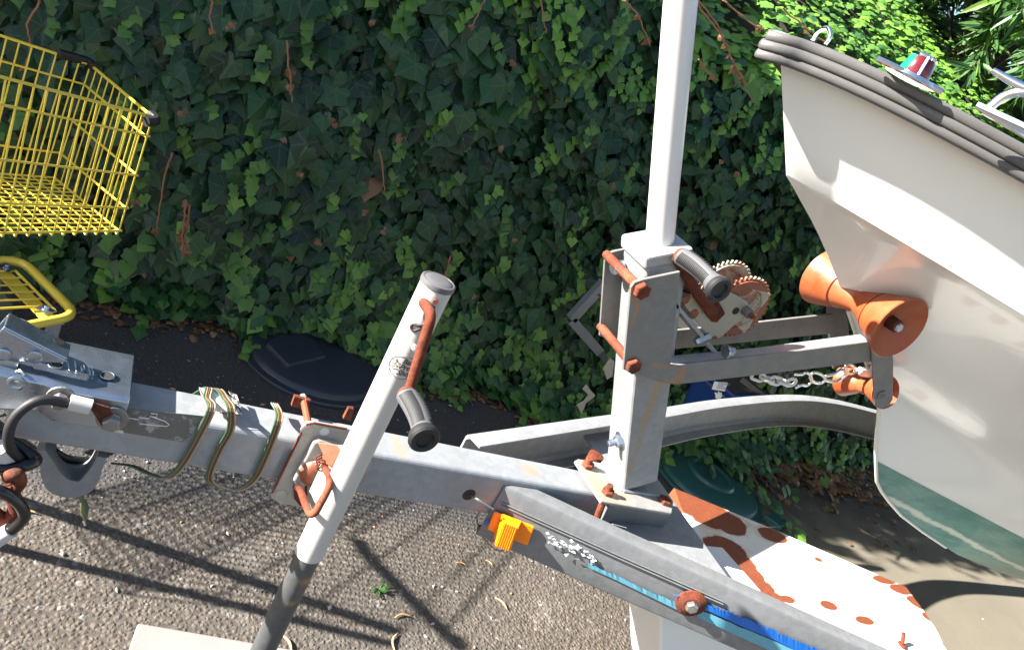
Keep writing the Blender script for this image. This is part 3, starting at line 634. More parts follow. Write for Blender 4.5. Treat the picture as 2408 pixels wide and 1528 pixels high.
# stuck-on labels on the tongue's top, and a torn one on its side
def top_poly(px, off=.0008, th=.0004):
    out = []
    for a, b in px:
        p = Z(a, b, .79)
        for _ in range(3): p = Z(a, b, tz1(p.x)+off)
        out.append(p)
    return out
m = MB(); m.prism(top_poly([(468, 911), (530, 925), (560, 945), (568, 975), (498, 962), (478, 945)]), (0, 0, .0004)); lab = part(m, 'label_sticker', m_sticker((.60, .58, .46), (.70, .70, .66), 60, .5), tongue)
m = MB()
for a in ([(470, 913), (481, 940), (491, 960), (520, 968)], [(516, 970), (566, 976), (560, 968)]): m.tube(top_poly(a, .0015), .0006, 4)
for k in range(7):
    q = top_poly([(519+1.2*k, 934+3.6*k), (527+1.2*k, 935.5+3.6*k)], .0014); m.tube(q, .0007, 4)
part(m, 'label_print', 'ink', lab)
m = MB(); m.prism(top_poly([(537, 920), (556, 927), (566, 955), (568, 972), (556, 968), (551, 945)], .0009), (0, 0, .0004)); part(m, 'label_sticker', m_sticker((.06, .055, .06), (.6, .58, .52), 90, .52), tongue)
m = MB(); m.prism([Y(300, 960, .9492), Y(480, 978, .9492), Y(466, 1003, .9492), Y(432, 1040, .9492), Y(262, 1012, .9492), Y(292, 985, .9492)], (0, .0004, 0)); part(m, 'sticker_residue', m_sticker((.10, .10, .095), (.26, .25, .24), 45, .56), tongue)
m = MB(); m.prism([Y(242, 1002, .949), Y(290, 1013, .949), Y(290, 1019, .949), Y(244, 1010, .949)], (0, .0004, 0)); lab = part(m, 'serial_label', m_sticker((.42, .42, .36), (.5, .5, .45), 60, .5), tongue)
m = MB()
for pts in ([(326, 981), (352, 984), (353, 978), (388, 990), (398, 998), (392, 1002), (350, 998), (330, 996)], [(300, 982), (326, 986)], [(355, 972), (370, 973), (368, 981), (356, 979)]):
    m.tube([Y(a, b, .9488) for a, b in pts], .0008, 4)
part(m, 'torn_paper', m_sticker((.62, .6, .57), (.7, .7, .68), 60, .5), tongue)

# side beams: open C channels, flanges towards the trailer's centre
def channel(path_top, depth, inward, name, mat, fl=.038, th=.0045, end=None):
    """path_top: outer top edge points; inward: function i -> unit vector pointing inwards"""
    m = MB(); n = len(path_top); ring = []
    for i, p in enumerate(path_top):
        w_ = inward(i); D = depth(i) if callable(depth) else depth; r = .008
        o = [w_*fl+V(0, 0, 0), w_*r, w_*r*.3+V(0, 0, -r*.3), V(0, 0, -r), V(0, 0, -D+r), w_*r*.3+V(0, 0, -D+r*.3), w_*r+V(0, 0, -D), w_*fl+V(0, 0, -D),
             w_*fl+V(0, 0, -D+th), w_*(r+th)+V(0, 0, -D+th), w_*th+V(0, 0, -D+r+th), w_*th+V(0, 0, -r-th), w_*(r+th)+V(0, 0, -th), w_*fl+V(0, 0, -th)]
        ring.append([p+q for q in o])
    k = 14; vs = [q for rg in ring for q in rg]
    fs = [(i*k+j, (i+1)*k+j, (i+1)*k+(j+1) % k, i*k+(j+1) % k) for i in range(n-1) for j in range(k)]+[tuple(range(k)), tuple(reversed(range((n-1)*k, n*k)))]
    m.add(vs, fs); return part(m, name, mat, smooth=True)
near_pts = [V(.770, .946, .742), V(1.0, .8376, .737), V(1.24, .7246, .735), V(1.6, .55, .733), V(2.2, .33, .73), V(4.5, .28, .72)]
nb_in = V(.43, .90, 0).normalized()
near = channel(near_pts, .132, lambda i: nb_in if i < 4 else V(.05, 1, 0).normalized(), 'side_beam', galv('near_beam_galv', .36, [((.80, .97, .745), (.06, .03, .015)), ((1.0, .87, .745), (.16, .02, .006))], (.96, 1, 1.05), .35, .3), .034)
far_pts = cr([V(.735, 1.09, .745), V(1.22, 1.285, .742), V(1.45, 1.375, .741), V(1.82, 1.525, .74), V(2.3, 1.69, .74), V(2.62, 1.765, .74), V(2.95, 1.80, .735), V(3.5, 1.80, .73), V(4.5, 1.78, .72)], 5)
def fin(i):
    a = far_pts[max(0, i-1)]; b = far_pts[min(len(far_pts)-1, i+1)]; d = (b-a).normalized(); return V(d.y, -d.x, 0).normalized()
far = channel(far_pts, .125, fin, 'side_beam', 'galv', .042)
# dents and grooves pressed along the near beam's web, blue tape, torn tape
wn = V(-.43, -.90, 0).normalized()
def web(px, py, off=.0015):                            # point on the near beam's web seen at this place of the photograph
    d = Vector(_ray(px, py)); o = Vector(CAM); a, b = near_pts[0], near_pts[3]; t = (a-o).dot(wn)/d.dot(wn); return o+d*t+wn*off
m = MB()
for oy in (0, 7): m.tube([web(1180, 1180+oy), web(1450, 1302+oy), web(1700, 1412+oy)], .0016, 5)
part(m, 'pressed_groove', 'galv_dark', near)
def ragged(pts_top, pts_bot, mat, name, j=2.5, n=60, off=.002, parent=near, label=None):
    def ev(P, t):
        k = t*(len(P)-1); i = min(int(k), len(P)-2); f = k-i; return (P[i][0]*(1-f)+P[i+1][0]*f, P[i][1]*(1-f)+P[i+1][1]*f)
    top = [ev(pts_top, k/n) for k in range(n+1)]; bot = [ev(pts_bot, k/n) for k in range(n+1)]
    vs = []; 
    for k in range(n+1):
        vs.append(web(top[k][0], top[k][1]+U(-j, j), off+U(0, .002))); vs.append(web(bot[k][0], bot[k][1], off))
    m = MB(); m.add(vs, [(2*k, 2*k+2, 2*k+3, 2*k+1) for k in range(n)]); return part(m, name, mat, parent, label=label)
bt1 = plain('pale_blue_tape', (.09, .27, .36), .35, 0, .12, 40, .3); bt2 = plain('blue_tape', (.005, .10, .42), .3, 0, .2, 50, .5)
ragged([(1382, 1322), (1450, 1350), (1540, 1392), (1605, 1418)], [(1384, 1332), (1450, 1362), (1540, 1406), (1605, 1438)], bt1, 'tape_strip', 2.2, 34, label='faded pale blue tape')
ragged([(1640, 1428), (1720, 1462), (1800, 1496), (1880, 1530), (1960, 1565)], [(1640, 1448), (1720, 1486), (1800, 1522), (1880, 1556), (1960, 1590)], bt1, 'tape_strip', 1, 20, label='faded pale blue tape')
ragged([(1648, 1408), (1700, 1430), (1760, 1452), (1820, 1478), (1880, 1505), (1960, 1535)], [(1650, 1425), (1700, 1448), (1760, 1476), (1820, 1500), (1880, 1530), (1960, 1560)], bt2, 'tape_strip', 3.2, 70, .004, label='bright blue torn tape')
for (a, b) in ((1585, 1397), (1600, 1402), (1622, 1396), (1152, 1195), (1148, 1222)):
    m = MB(); vs = [web(a+U(-9, 9)*1.2, b+U(-7, 7), .004+U(0, .004)) for _ in range(5)]; c = sum(vs, V(0, 0, 0))/5; vs.sort(key=lambda q: math.atan2((q-c).z, (q-c).x)); m.add(vs, [tuple(range(5))]); part(m, 'tape_scrap', bt2, near)
foil = plain('torn_foil', (.62, .63, .66), .3, .3, .2, 60, .5)
m = MB()
for _ in range(54):
    t = random.random(); a = 1288+t*118+U(-8, 8); b = 1262+t*50+random.gauss(0, 9); s_ = U(2, 9)
    vs = [web(a+s_*math.cos(q+U(0, .8)), b+s_*.6*math.sin(q+U(0, .8)), .002+U(0, .006)) for q in (0, 1.5, 3., 4.5)]; m.add(vs, [(0, 1, 2, 3)])
part(m, 'torn_foil_label', foil, near)
# big washer bolt on the web
m = MB(); c = web(1624, 1414, .002); m.lathe(c, wn, [(0, .031), (.004, .031), (.006, .026), (.010, .017)], 26); wo = part(m, 'washer', 'rust', near)
m = MB(); m.hexbolt(c+wn*.008, wn, .013, .012); part(m, 'bolt', 'steel', wo, bevel=.001)
# orange marker light
orange = MT('orange_lens', .2); orange.col((.85, .22, .005)); orange.b.inputs['Subsurface Weight'].default_value = .25; orange.b.inputs['Subsurface Radius'].default_value = (.02, .006, .001); orange = orange.m
m = MB(); q = [web(1163, 1196, .003), web(1258, 1232, .003), web(1241, 1276, .003), web(1146, 1238, .003)]; m.prism(q, wn*.007); ml = part(m, 'marker_light', orange, near, bevel=.003)
m = MB(); e = (q[1]-q[0]).normalized(); a0 = web(1204, 1208, .009); a1 = web(1184, 1262, .009); ux = e; hw = .021
lo = [a0-ux*hw, a0+ux*hw, a1+ux*hw, a1-ux*hw]; hi = [p+wn*.026+ux*s_*.006 for p, s_ in zip(lo, (1, -1, -1, 1))]; m.add(lo+hi, [(3, 2, 1, 0), (4, 5, 6, 7), (0, 1, 5, 4), (1, 2, 6, 5), (2, 3, 7, 6), (3, 0, 4, 7)])
for k in range(6): s_ = -.7+k*.28; m.tube([a0+ux*hw*s_*.75+wn*.026, a1+ux*hw*s_*.75+wn*.026], .0012, 5)
part(m, 'lens', orange, ml, bevel=.003)
m = MB(); m.tube(cr([web(1190, 1276, .012), web(1180, 1290, .006), web(1160, 1288, .0), web(1130, 1262, -.01), web(1120, 1225, -.02), web(1150, 1205, -.02)], 6), .0014, 6); part(m, 'lamp_wire', 'twig', ml)

# base plate, clamp plate, gusset and rusty fittings at the foot of the winch post
m = MB(); pl = [Z(1352, 1082, .765), Z(1360, 1078, .765), Z(1440, 1092, .765), V(1.19, 1.03, .765), V(1.19, .94, .765), Z(1580, 1206, .765), Z(1414, 1178, .765)]; m.prism(pl, (0, 0, -.007)); bp = part(m, 'base_plate', galv('base_plate_galv', .46, [((1.0, .95, .765), (.08, .06, .02))], (1, .99, .95)), bevel=.002)
for (px, py, h, st, nm) in ((1381, 1097, .011, .012, 'nut'), (1428, 1160, .011, .012, 'nut')):
    m = MB(); m.nut(Z(px, py, .765), (-.25, 0, 1), .0135, h, st); part(m, nm, 'rust', bp)
m = MB(); m.hexbolt(Z(1561, 1180, .765), (0, 0, 1), .0155, .010); part(m, 'bolt_head', 'rust_dark', bp, bevel=.001)
m = MB(); m.lathe(Z(1393, 1085, .73), (0, 0, 1), [(0, .017), (.02, .018), (.022, .010)], 18); part(m, 'washer', 'rust', bp, smooth=True)
m = MB(); m.tube([Y(1418, 1180, .925), Y(1395, 1240, .925)], .0075, 10); part(m, 'clamp_bolt', 'rust', bp)
m = MB(); m.prism([Y(1433, 1184, .93), Y(1576, 1212, .93), Y(1520, 1300, .93), Y(1395, 1262, .93)], (0, .008, 0)); part(m, 'clamp_plate', 'galv_dark', bp, bevel=.001)
m = MB(); m.prism([(1.05, .83, .698), (1.298, .712, .698), (1.298, 1.295, .698), (1.14, 1.235, .698), (1.14, 1.03, .698), (1.05, 1.03, .698)], (0, 0, -.006)); gp = part(m, 'gusset_plate', 'galv', bevel=.001)
# rusty white plate below the beams
rz = .42
def zb(px, py, ax, ay): return (Z(px, py, rz), (ax, ay, .06))
rw = m_paintrust('rusty_white_paint', (.68, .67, .64), [zb(1608, 1168, .12, .06), zb(1650, 1195, .13, .06), zb(1690, 1222, .13, .05), zb(1718, 1240, .07, .035), zb(1816, 1258, .07, .035), zb(1708, 1292, .085, .06), zb(1722, 1320, .10, .065), zb(1742, 1350, .10, .055), zb(1768, 1378, .10, .045), zb(1800, 1402, .08, .03),
    zb(1925, 1315, .018, .01), zb(2080, 1362, .07, .02), zb(2125, 1385, .08, .024), zb(2160, 1415, .06, .03), zb(2185, 1450, .035, .02), zb(1948, 1422, .04, .018), zb(1850, 1408, .035, .015), zb(2032, 1458, .045, .018), zb(2230, 1520, .02, .02)], .665, 16)
m = MB(); pl = [Z(1585, 1146, .42), Z(1840, 1252, .42), Z(2051, 1344, .42), Z(2131, 1379, .42), Z(2171, 1432, .42), Z(2200, 1475, .42), Z(2228, 1530, .42), Z(2235, 1600, .42), Z(1900, 1560, .42), Z(1710, 1400, .42), Z(1600, 1190, .42)]
m.prism(pl, (-.004, 0, -.035)); rp_ = part(m, 'step_plate', rw, bevel=.002, label='white painted step plate with large rust patches')
m = MB(); c = Z(2122, 1515, .425); m.tube([c, c+V(.0, .02, .03)], .006, 8); m.lathe(c-V(0, 0, .002), (0, 0, 1), [(0, .014), (.004, .014), (.006, .01)], 14); part(m, 'stud', 'rust', rp_)
m = MB(); m.tube([V(.95, .73, .60), V(1.25, .66, .61), V(1.7, .55, .61)], .012, 8); 

# winch post, leaning towards the coupler
up_ = V(-.477, 0, .879); vp_ = V(.879, 0, .477)
PB = Y(1467, 1159, .95); PB = V(1.052, .95, .765)
m = MB(); L_ = .53; a = PB; m.box(a+vp_*.041+V(0, .041, 0)+up_*(L_/2), vp_*.041, V(0, .041, 0), up_*(L_/2+.004)); 
post_m = galv('post_galv', .44, None, (.97, 1, 1.03), streaks=[(Y(1552, 895, .95), Y(1518, 985, .95), .013, .6, (.27, .19, .09)), (Y(1518, 985, .95), Y(1480, 1110, .95), .010, .5, (.27, .20, .11))])
post = part(m, 'winch_post', post_m, bevel=.007, seg=3)
# foot cut level with the plate: a weld bead
m = MB(); m.tube([PB+V(-.003, -.002, .002), PB+V(.094, -.002, .002)], .004, 6); m.tube([PB+V(-.003, -.002, .002), PB+V(-.003, .084, .002)], .004, 6); part(m, 'weld_bead', 'galv', post, smooth=True)
m = MB(); a = Y(1440, 1055, .985); a = PB+up_*.115+V(0, .03, 0); m.nut(a, -vp_, .013, .012, .016); m.lathe(a, -vp_, [(-.001, .019), (.002, .019)], 20); part(m, 'nut', 'zinc', post)
cp = PB+up_*L_; m = MB(); m.box(cp+vp_*.041+V(0, .041, 0)+up_*.010, vp_*.046, V(0, .046, 0), up_*.013); m.box(cp+vp_*.043+V(0, .041, 0)+up_*(-.012), vp_*.0425, V(0, .0425, 0), up_*.012); cap = part(m, 'post_cap', galv('cap_galv', .6, None, (1, 1, 1), .2, .1), post, bevel=.006, seg=3)
# white guide pole standing on the post
g0 = Y(1551, 572, .99); g1 = Y(1603, -20, .99); g1 = Y(1606, -60, .99)
m = MB(); m.lathe(g0-(g1-g0).normalized()*.01, g1-g0, [(0, .0245), ((g1-g0).length, .0245)], 40); part(m, 'guide_pole', 'pvc', smooth=True, label='tall white plastic guide pole')
m = MB(); m.lathe(g0-up_*.006, g1-g0, [(0, .028), (.006, .027), (.010, .0245)], 40); part(m, 'pole_collar', 'steel', cap, smooth=True)
# clamping plates either side of the post
rs = [(Y(1506, 905-180, .925), (.006, .05, .03)), (Y(1495, 730, .925), (.006, .05, .04)), (Y(1560, 760, .925), (.03, .05, .012)), (Y(1540, 800, .925), (.02, .05, .02)), (Y(1580, 870, .925), (.02, .05, .006))]
pm_ = galv('clamp_plate_galv', .30, None, (1, .99, .96), .15, .9, .5, [(Y(1606, 872, .925), Y(1590, 905, .925), .009, .8, (.30, .13, .04)), (Y(1590, 905, .925), Y(1560, 898, .925), .004, .8, (.30, .13, .04)), (Y(1484, 670, .925), Y(1500, 725, .925), .006, .6, (.30, .14, .06)), (Y(1540, 860, .925), Y(1580, 862, .925), .006, .5, (.28, .15, .07)), (Y(1500, 720, .925), Y(1484, 770, .925), .004, .6, (.3, .15, .07))])
armc = [Y(1484, 676, .925), Y(1492, 664, .925), Y(1510, 658, .925), Y(1600, 639, .925), Y(1578, 858, .925), Y(1592, 866, .925)]
AR0 = Y(2048, 803, .925); AR1 = Y(2050, 850, .925)
poly = [armc[0], armc[1], armc[2], armc[3], Y(1577, 860, .925), Y(1800, 835, .925)+V(0, 0, 0), AR0, AR1, Y(1600, 903, .925), Y(1570, 903, .925), Y(1558, 900, .925), Y(1466, 869, .925)]
m = MB(); m.prism([p for p in poly], (0, .006, 0)); arm1 = part(m, 'clamp_arm', pm_, bevel=.0012)
poly2 = [p+V(.0, .125, 0) for p in (armc[0], armc[1], armc[2], armc[3], Y(1577, 860, .925), Y(1800, 835, .925), AR0, AR1, Y(1600, 903, .925), Y(1570, 903, .925), Y(1558, 900, .925), Y(1466, 869, .925))]
sh = Y(1418, 816, 1.05)-Y(1466, 869, .925)
m = MB(); m.prism([p+V(sh.x*.0+.018, 0, -.004) for p in poly2], (0, .006, 0)); arm2 = part(m, 'clamp_arm', pm_, bevel=.0012)
m = MB(); m.prism([Y(1578, 855, .931), Y(1800, 833, .931), AR0+V(0, .006, -.001), AR0+V(0, .030, -.001), Y(1800, 833, .931)+V(0, .024, 0), Y(1578, 855, .931)+V(0, .024, 0)], (0, 0, -.004)); part(m, 'flange', 'galv', arm1)
for (px, py, k) in ((1507, 681, 0), (1487, 857, 1)):
    p = Y(px, py, .925); m = MB(); m.hexbolt(p, (0, -1, 0), .0155, .011); part(m, 'bolt_head', 'rust', arm1, bevel=.001)
    q = V(p.x+.0, .931, p.z); m = MB(); m.tube([q, q+V(0, .125, 0)], [.0085, .0085], 12); part(m, 'clamp_rod', 'rust', arm1, smooth=True)
p = Y(1470, 642, 1.0); m = MB(); m.lathe(p+V(.004, .02, .004), vp_*-1, [(0, .012), (.02, .012), (.022, .009)], 16); m.nut(p, (-1, 0, .2), .010, .014, .008); part(m, 'nut', 'zinc', arm2)
# hanger plates and rollers
m = MB(); m.prism([Y(2048, 850, .924)+V(0, 0, 0), AR0+V(-.004, 0, .0), Y(2090, 800, .924), Y(2097, 845, .924), Y(2096, 935, .924), Y(2086, 953, .924), Y(2068, 958, .924), Y(2054, 950, .924)], (0, -.005, 0)); hp = part(m, 'hanger_plate', 'galv_dark', bevel=.001)
m = MB(); m.prism([p+V(.01, .14, 0) for p in (Y(2048, 850, .924), Y(2044, 742, .924), Y(2080, 738, .924), Y(2097, 845, .924), Y(2096, 935, .924), Y(2086, 953, .924), Y(2054, 950, .924))], (0, .005, 0)); part(m, 'hanger_plate', 'galv_dark', bevel=.001)
def roller(c, y0, y1, R, rc, grooves=True, name='bow_roller', ends=None):
    """hourglass roller: c = (x, z), dished ends"""
    L2 = y1-y0; m = MB(); g = .004
    pr_ = [(0.028, .012), (.014, R*.55), (.002, R*.93), (0, R*.97), (.002, R), (L2*.07, R*.93), (L2*.14, R*.84), (L2*.22, R*.74), (L2*.27, R*.68)]
    if grooves: pr_ += [(L2*.275, R*.60), (L2*.295, R*.59), (L2*.30, R*.63)]
    pr_ += [(L2*.36, R*.54), (L2*.43, R*.46), (L2*.5, rc)]
    full = pr_+[(L2-d, r) for d, r in reversed(pr_[:-1])]
    if ends: m.lathe(ends[0], ends[1]-ends[0], full, 48)
    else: m.lathe((c[0], y0, c[1]), (0, 1, 0), full, 48)
    return part(m, name, 'ure', smooth=True)
rc0 = Y(2117, 773, .86)
up_roller = roller((rc0.x, rc0.z), .86, 1.075, .066, .026)
m = MB(); m.lathe((rc0.x, .862, rc0.z), (0, 1, 0), [(.006, .013), (.03, .014)], 20); part(m, 'bushing', 'rust_dark', up_roller); m = MB(); m.hexbolt((rc0.x, .876, rc0.z), (0, -1, 0), .0105, .016); part(m, 'axle_bolt', 'zinc', up_roller, bevel=.001)
rc1 = Y(2079, 925, .915); e_a = Y(2083, 922, .932); e_b = Y(1988, 893, 1.045); lr = roller((0, 0), 0, (e_b-e_a).length, .039, .02, False, ends=(e_a, e_b))
m = MB(); m.lathe((rc1.x, .918, rc1.z-.006), (0, -1, 0), [(0, .011), (.004, .011), (.005, .005), (.010, .005)], 16); part(m, 'axle_bolt', 'galv_dark', lr)

# winch
yw = .957
cream = m_paintrust('cream_paint_rust', (.28, .265, .20), [(Y(1630, 740, yw), (.012, .03, .012)), (Y(1602, 700, yw), (.02, .03, .02)), (Y(1680, 796, yw), (.008, .03, .006))], .63, 60)
m = MB(); pl = [(1597, 702), (1694, 674), (1705, 680), (1757, 709), (1764, 722), (1763, 733), (1753, 741), (1700, 789), (1687, 797), (1677, 799), (1668, 794), (1640, 758)]
m.prism([Y(a, b, yw) for a, b in pl], (0, .004, 0)); winch = part(m, 'winch', cream, bevel=.001)
m = MB(); m.prism([Y(a, b, yw)+V(0, .075, 0) for a, b in pl], (0, .004, 0)); part(m, 'side_plate', cream, winch)
gc = Y(1741, 722, yw+.012); gR = (Y(1811, 700, yw+.012)-gc).length
def gear(c, R, teeth, th, mat, name, hub=True):
    m = MB(); pts = []
    for k in range(teeth*4):
        a = 2*math.pi*k/(teeth*4); r = R if k % 4 in (1, 2) else R*.90; pts.append(V(c.x+r*math.cos(a), c.y, c.z+r*math.sin(a)))
    m.prism(pts, (0, th, 0)); m.lathe(c+V(0, 0, 0), (0, -1, 0), [(0, R*.88), (.003, R*.87), (.003, R*.66), (.0005, R*.63)], 40)
    return part(m, name, mat, winch)
grm = m_paintrust('gear_paint_rust', (.28, .265, .20), [(gc+V(.0, 0, -gR*.85), (gR*.8, .05, gR*.3)), (gc+V(-gR*.5, 0, gR*.55), (gR*.5, .05, gR*.28)), (gc+V(gR*.1, 0, gR*.8), (gR*.6, .05, gR*.16)), (gc+V(gR*.85, 0, 0), (gR*.2, .05, gR*.7)), (gc+V(-gR*.85, 0, 0), (gR*.2, .05, gR*.6))], .51, 60)
gear(V(gc.x, yw+.010, gc.z), gR, 38, .004, grm, 'gear'); gear(V(gc.x-.004, yw+.068, gc.z+.004), gR*.98, 38, .004, grm, 'gear')
m = MB(); m.lathe((gc.x, yw+.018, gc.z), (0, 1, 0), [(0, .022), (.05, .022)], 24); part(m, 'drum', 'rust', winch)
m = MB(); p = Y(1752, 729, yw); m.lathe(p, (0, -1, 0), [(0, .0095), (.016, .0095), (.018, .007)], 18); m.lathe(p-V(0, .018, 0), (0, -1, 0), [(0, .005), (.008, .005)], 12, 1); m.build('shaft', [M['grey_plastic'], M['rust']], winch)
m = MB(); m.lathe(Y(1730, 731, yw)-V(0, .0006, 0), (0, 1, 0), [(0, .0075), (.0005, .0075)], 18); part(m, 'hole', 'near_black', winch)
m = MB(); m.prism([Y(a, b, yw-.003) for a, b in ((1655, 733), (1688, 706), (1704, 735), (1683, 757), (1672, 755))], (0, -.004, 0)); part(m, 'crank_hub', 'rust_dark', winch, bevel=.002)
GF = Y(1603, 603, .925); GN = V(GF.x+.003, .818, GF.z-.002)
m = MB(); m.tube([Y(1675, 735, yw-.01), Y(1640, 690, .945), V(GF.x+.004, .94, GF.z-.01), V(GF.x, .93, GF.z)], [.012, .010, .008, .008], 8); part(m, 'crank_arm', 'rust_dark', winch)
p = Y(1625, 690, .97); m = MB(); m.tube([p-vp_*.02+V(0, .02, .01), p+vp_*.012], .008, 12); m.lathe(p-vp_*.02+V(0, .02, .01), vp_, [(-.004, .014), (.002, .014)], 9); part(m, 'pinion', 'rust', winch)
m = MB(); sp = [p+V(-.004+.0024*math.cos(k), -.012+.0*k, 0)+V(.0006*k*.8, 0, -.012+.0024*math.sin(k)) for k in range(36)]; m.tube(sp, .0008, 4); part(m, 'spring', 'steel', winch)
m = MB(); a = Y(1592, 712, .95); b = Y(1697, 838, .95); dd = (b-a).normalized(); nn = V(dd.z, 0, -dd.x); m.prism([a, b, b+nn*.007, a+nn*.007], (0, .085, 0)); part(m, 'winch_bracket', 'galv', TRL, bevel=.001)
m = MB(); p = Y(1702, 826, .925); m.hexbolt(p+V(0, -.002, 0)-nn*.002, (1, 0, .3), .009, .016, .013); part(m, 'bracket_bolt', 'zinc', winch); m = MB(); p = Y(1668, 790, .955); m.hexbolt(p, (-.7, 0, -.6), .009, .03); part(m, 'bracket_bolt', 'steel', winch)

def grip(p0, p1, parent, up, r=.0165, cuff=None):
    """contoured hand grip from p0 (rod end) to p1 (butt), grey shell with black ribs and butt"""
    p0 = Vector(p0); p1 = Vector(p1); ax = (p1-p0); Ln = ax.length; ax.normalize(); up = (Vector(up)-ax*Vector(up).dot(ax)).normalized(); sd = ax.cross(up)
    N = 26; n = 28; vs = []; 
    def rad(t): return r*(.92-.10*math.sin(math.pi*t*1.15)+.10*math.sin(math.pi*2*t-.6)*.5+(.32*max(0, (t-.78)/.22)**1.2))
    for i in range(N+1):
        t = i/N; c = p0+ax*Ln*t+up*(.0035*math.sin(t*math.pi)) ; R = rad(t)
        for j in range(n):
            a = 2*math.pi*j/n; vs.append(c+(up*math.cos(a)*1.12+sd*math.sin(a)*.92)*R)
    m = MB(); fs = [(i*n+j, i*n+(j+1) % n, (i+1)*n+(j+1) % n, (i+1)*n+j) for i in range(N) for j in range(n)]+[tuple(range(n)), tuple(reversed(range(N*n, (N+1)*n)))]
    m.add(vs, fs); g = part(m, 'grip', 'grip_grey', parent, smooth=True)
    m = MB()                                           # black slots on the top, fine ribs along the side
    for i in range(10):
        t = .10+.066*i; c = p0+ax*Ln*t+up*(.0035*math.sin(t*math.pi)); R = rad(t)*.98
        pts = [c+(up*math.cos(a)*1.12+sd*math.sin(a)*.92)*R for a in [(-.60+.15*q) for q in range(9)]]
        m.tube(pts, [.0010]+[.0025]*7+[.0010], 6)
    for i in range(22):
        t = .07+.033*i; c = p0+ax*Ln*t+up*(.0035*math.sin(t*math.pi)); R = rad(t)
        for s0 in (1.25,):
            pts = [c+(up*math.cos(a)*1.12+sd*math.sin(a)*.92)*R for a in [(s0+.18*q) for q in range(8)]]; m.tube(pts, .0015, 5)
            pts = [c+(up*math.cos(-a)*1.12+sd*math.sin(-a)*.92)*R for a in [(s0+.18*q) for q in range(8)]]; m.tube(pts, .0015, 5)
    part(m, 'ribs', 'black', g)
    R = rad(1)*1.10; m = MB(); m.lathe(p1+ax*.0005, ax, [(-.008, R*.90), (0, R*1.0), (.003, R*1.0), (.006, R*.88), (.0055, R*.60), (.0015, R*.52), (.0008, .001)], 28); part(m, 'butt', 'black', g, smooth=True)
    m = MB(); m.lathe(p0-ax*.007, ax, [(0, r*.75), (.002, r*.86), (.007, r*.86)], 24); part(m, 'collar', 'rust', g, smooth=True)
    return g
grip(GF, GN, winch, V(.3, 0, 1), .0158)
#PART3
# ------------------------------------------------------------------ tongue jack
JX, JY = .415, .85
m = MB(); m.lathe((JX, JY, .632), (0, 0, 1), [(0, .0215), (.002, .0232), (.50, .0232), (.512, .0234)], 48); jack = part(m, 'jack', 'white_tube', smooth=True, label='off-white tubular tongue jack')
m = MB(); m.lathe((JX, JY, .07), (0, 0, 1), [(0, .0205), (.565, .0205)], 40); part(m, 'inner_tube', galv('inner_tube_galv', .17, [((JX+.01, JY-.024, .59), (.02, .02, .012)), ((JX, JY-.024, .54), (.012, .02, .01))], (.95, 1, 1.05), .5, .5), jack, smooth=True)
m = MB(); m.lathe((JX, JY, .038), (0, 0, 1), [(0, .07), (.006, .07), (.03, .026), (.034, .026)], 32); part(m, 'foot', 'galv_dark', jack, smooth=True)
m = MB(); m.lathe((JX, JY, 1.138), (0, 0, 1), [(0, .0232), (.001, .0246), (.005, .0250), (.0085, .0245), (.0095, .0230), (.0095, .0214), (.0087, .0208), (.0098, .0194), (.011, .012), (.0115, 0)], 48); part(m, 'cap', 'grey_plastic', jack, smooth=True)
# crank: stub out of the tube, elbow, rod down, grip
e0 = Y(1008, 752, JY-.028); 
m = MB(); top = Y(1016, 740, .800); bot = Y(962, 918, .790)
m.tube(rounded([V(top.x-.002, JY-.015, top.z-.002), V(top.x, .800, top.z), bot, V(bot.x-.001, .778, bot.z-.004)], .014, 6), .0074, 12); crank = part(m, 'crank', 'rust', jack, smooth=True)
gp0 = Y(957, 930, .778); grip(gp0, V(gp0.x+.002, .692, gp0.z-.001), jack, V(.9, 0, .5), .0148)
m = MB(); dk = [(1003, 722), (1018, 722), (1022, 745), (1004, 772), (985, 776), (968, 765), (975, 757), (995, 755)]
def onjack(px, py, R=.0238):
    d = Vector(_ray(px, py)); o = Vector(CAM); dx, dy = d.x, d.y; fx, fy = o.x-JX, o.y-JY; a = dx*dx+dy*dy; b = 2*(fx*dx+fy*dy); c = fx*fx+fy*fy-R*R; disc = b*b-4*a*c
    t = (-b-math.sqrt(max(disc, 0)))/(2*a); return o+d*t
grease = plain('weld_grease', (.035, .025, .02), .6, 0, .5, 120, .5)
for pts in ([(1000, 740), (1003, 726), (1012, 720), (1022, 724)], [(1003, 728), (998, 745), (1000, 760), (985, 765), (972, 762), (966, 770), (974, 778), (990, 772), (1002, 778), (1010, 768)]):
    m.tube(cr([onjack(a, b) for a, b in pts], 5), .0022, 6)
m.tube([onjack(1000, 750), onjack(1012, 745), onjack(1008, 760)], .005, 6)
part(m, 'weld_marks', grease, jack, smooth='all')
m = MB(); m.lathe(onjack(1024, 708), (-.3, -.9, .1), [(0, .0035), (.006, .0035)], 8); part(m, 'pin', 'rust', jack)
p = onjack(974, 815); m = MB(); m.hexbolt(p-V(-.3, -.9, 0)*.002, (-.25, -.95, 0), .0045, .006); m.lathe(p+V(-.25, -.95, 0)*.006, (-.25, -.95, 0), [(0, .0026), (.005, .0022)], 10); part(m, 'grease_nipple', 'white_tube', jack)
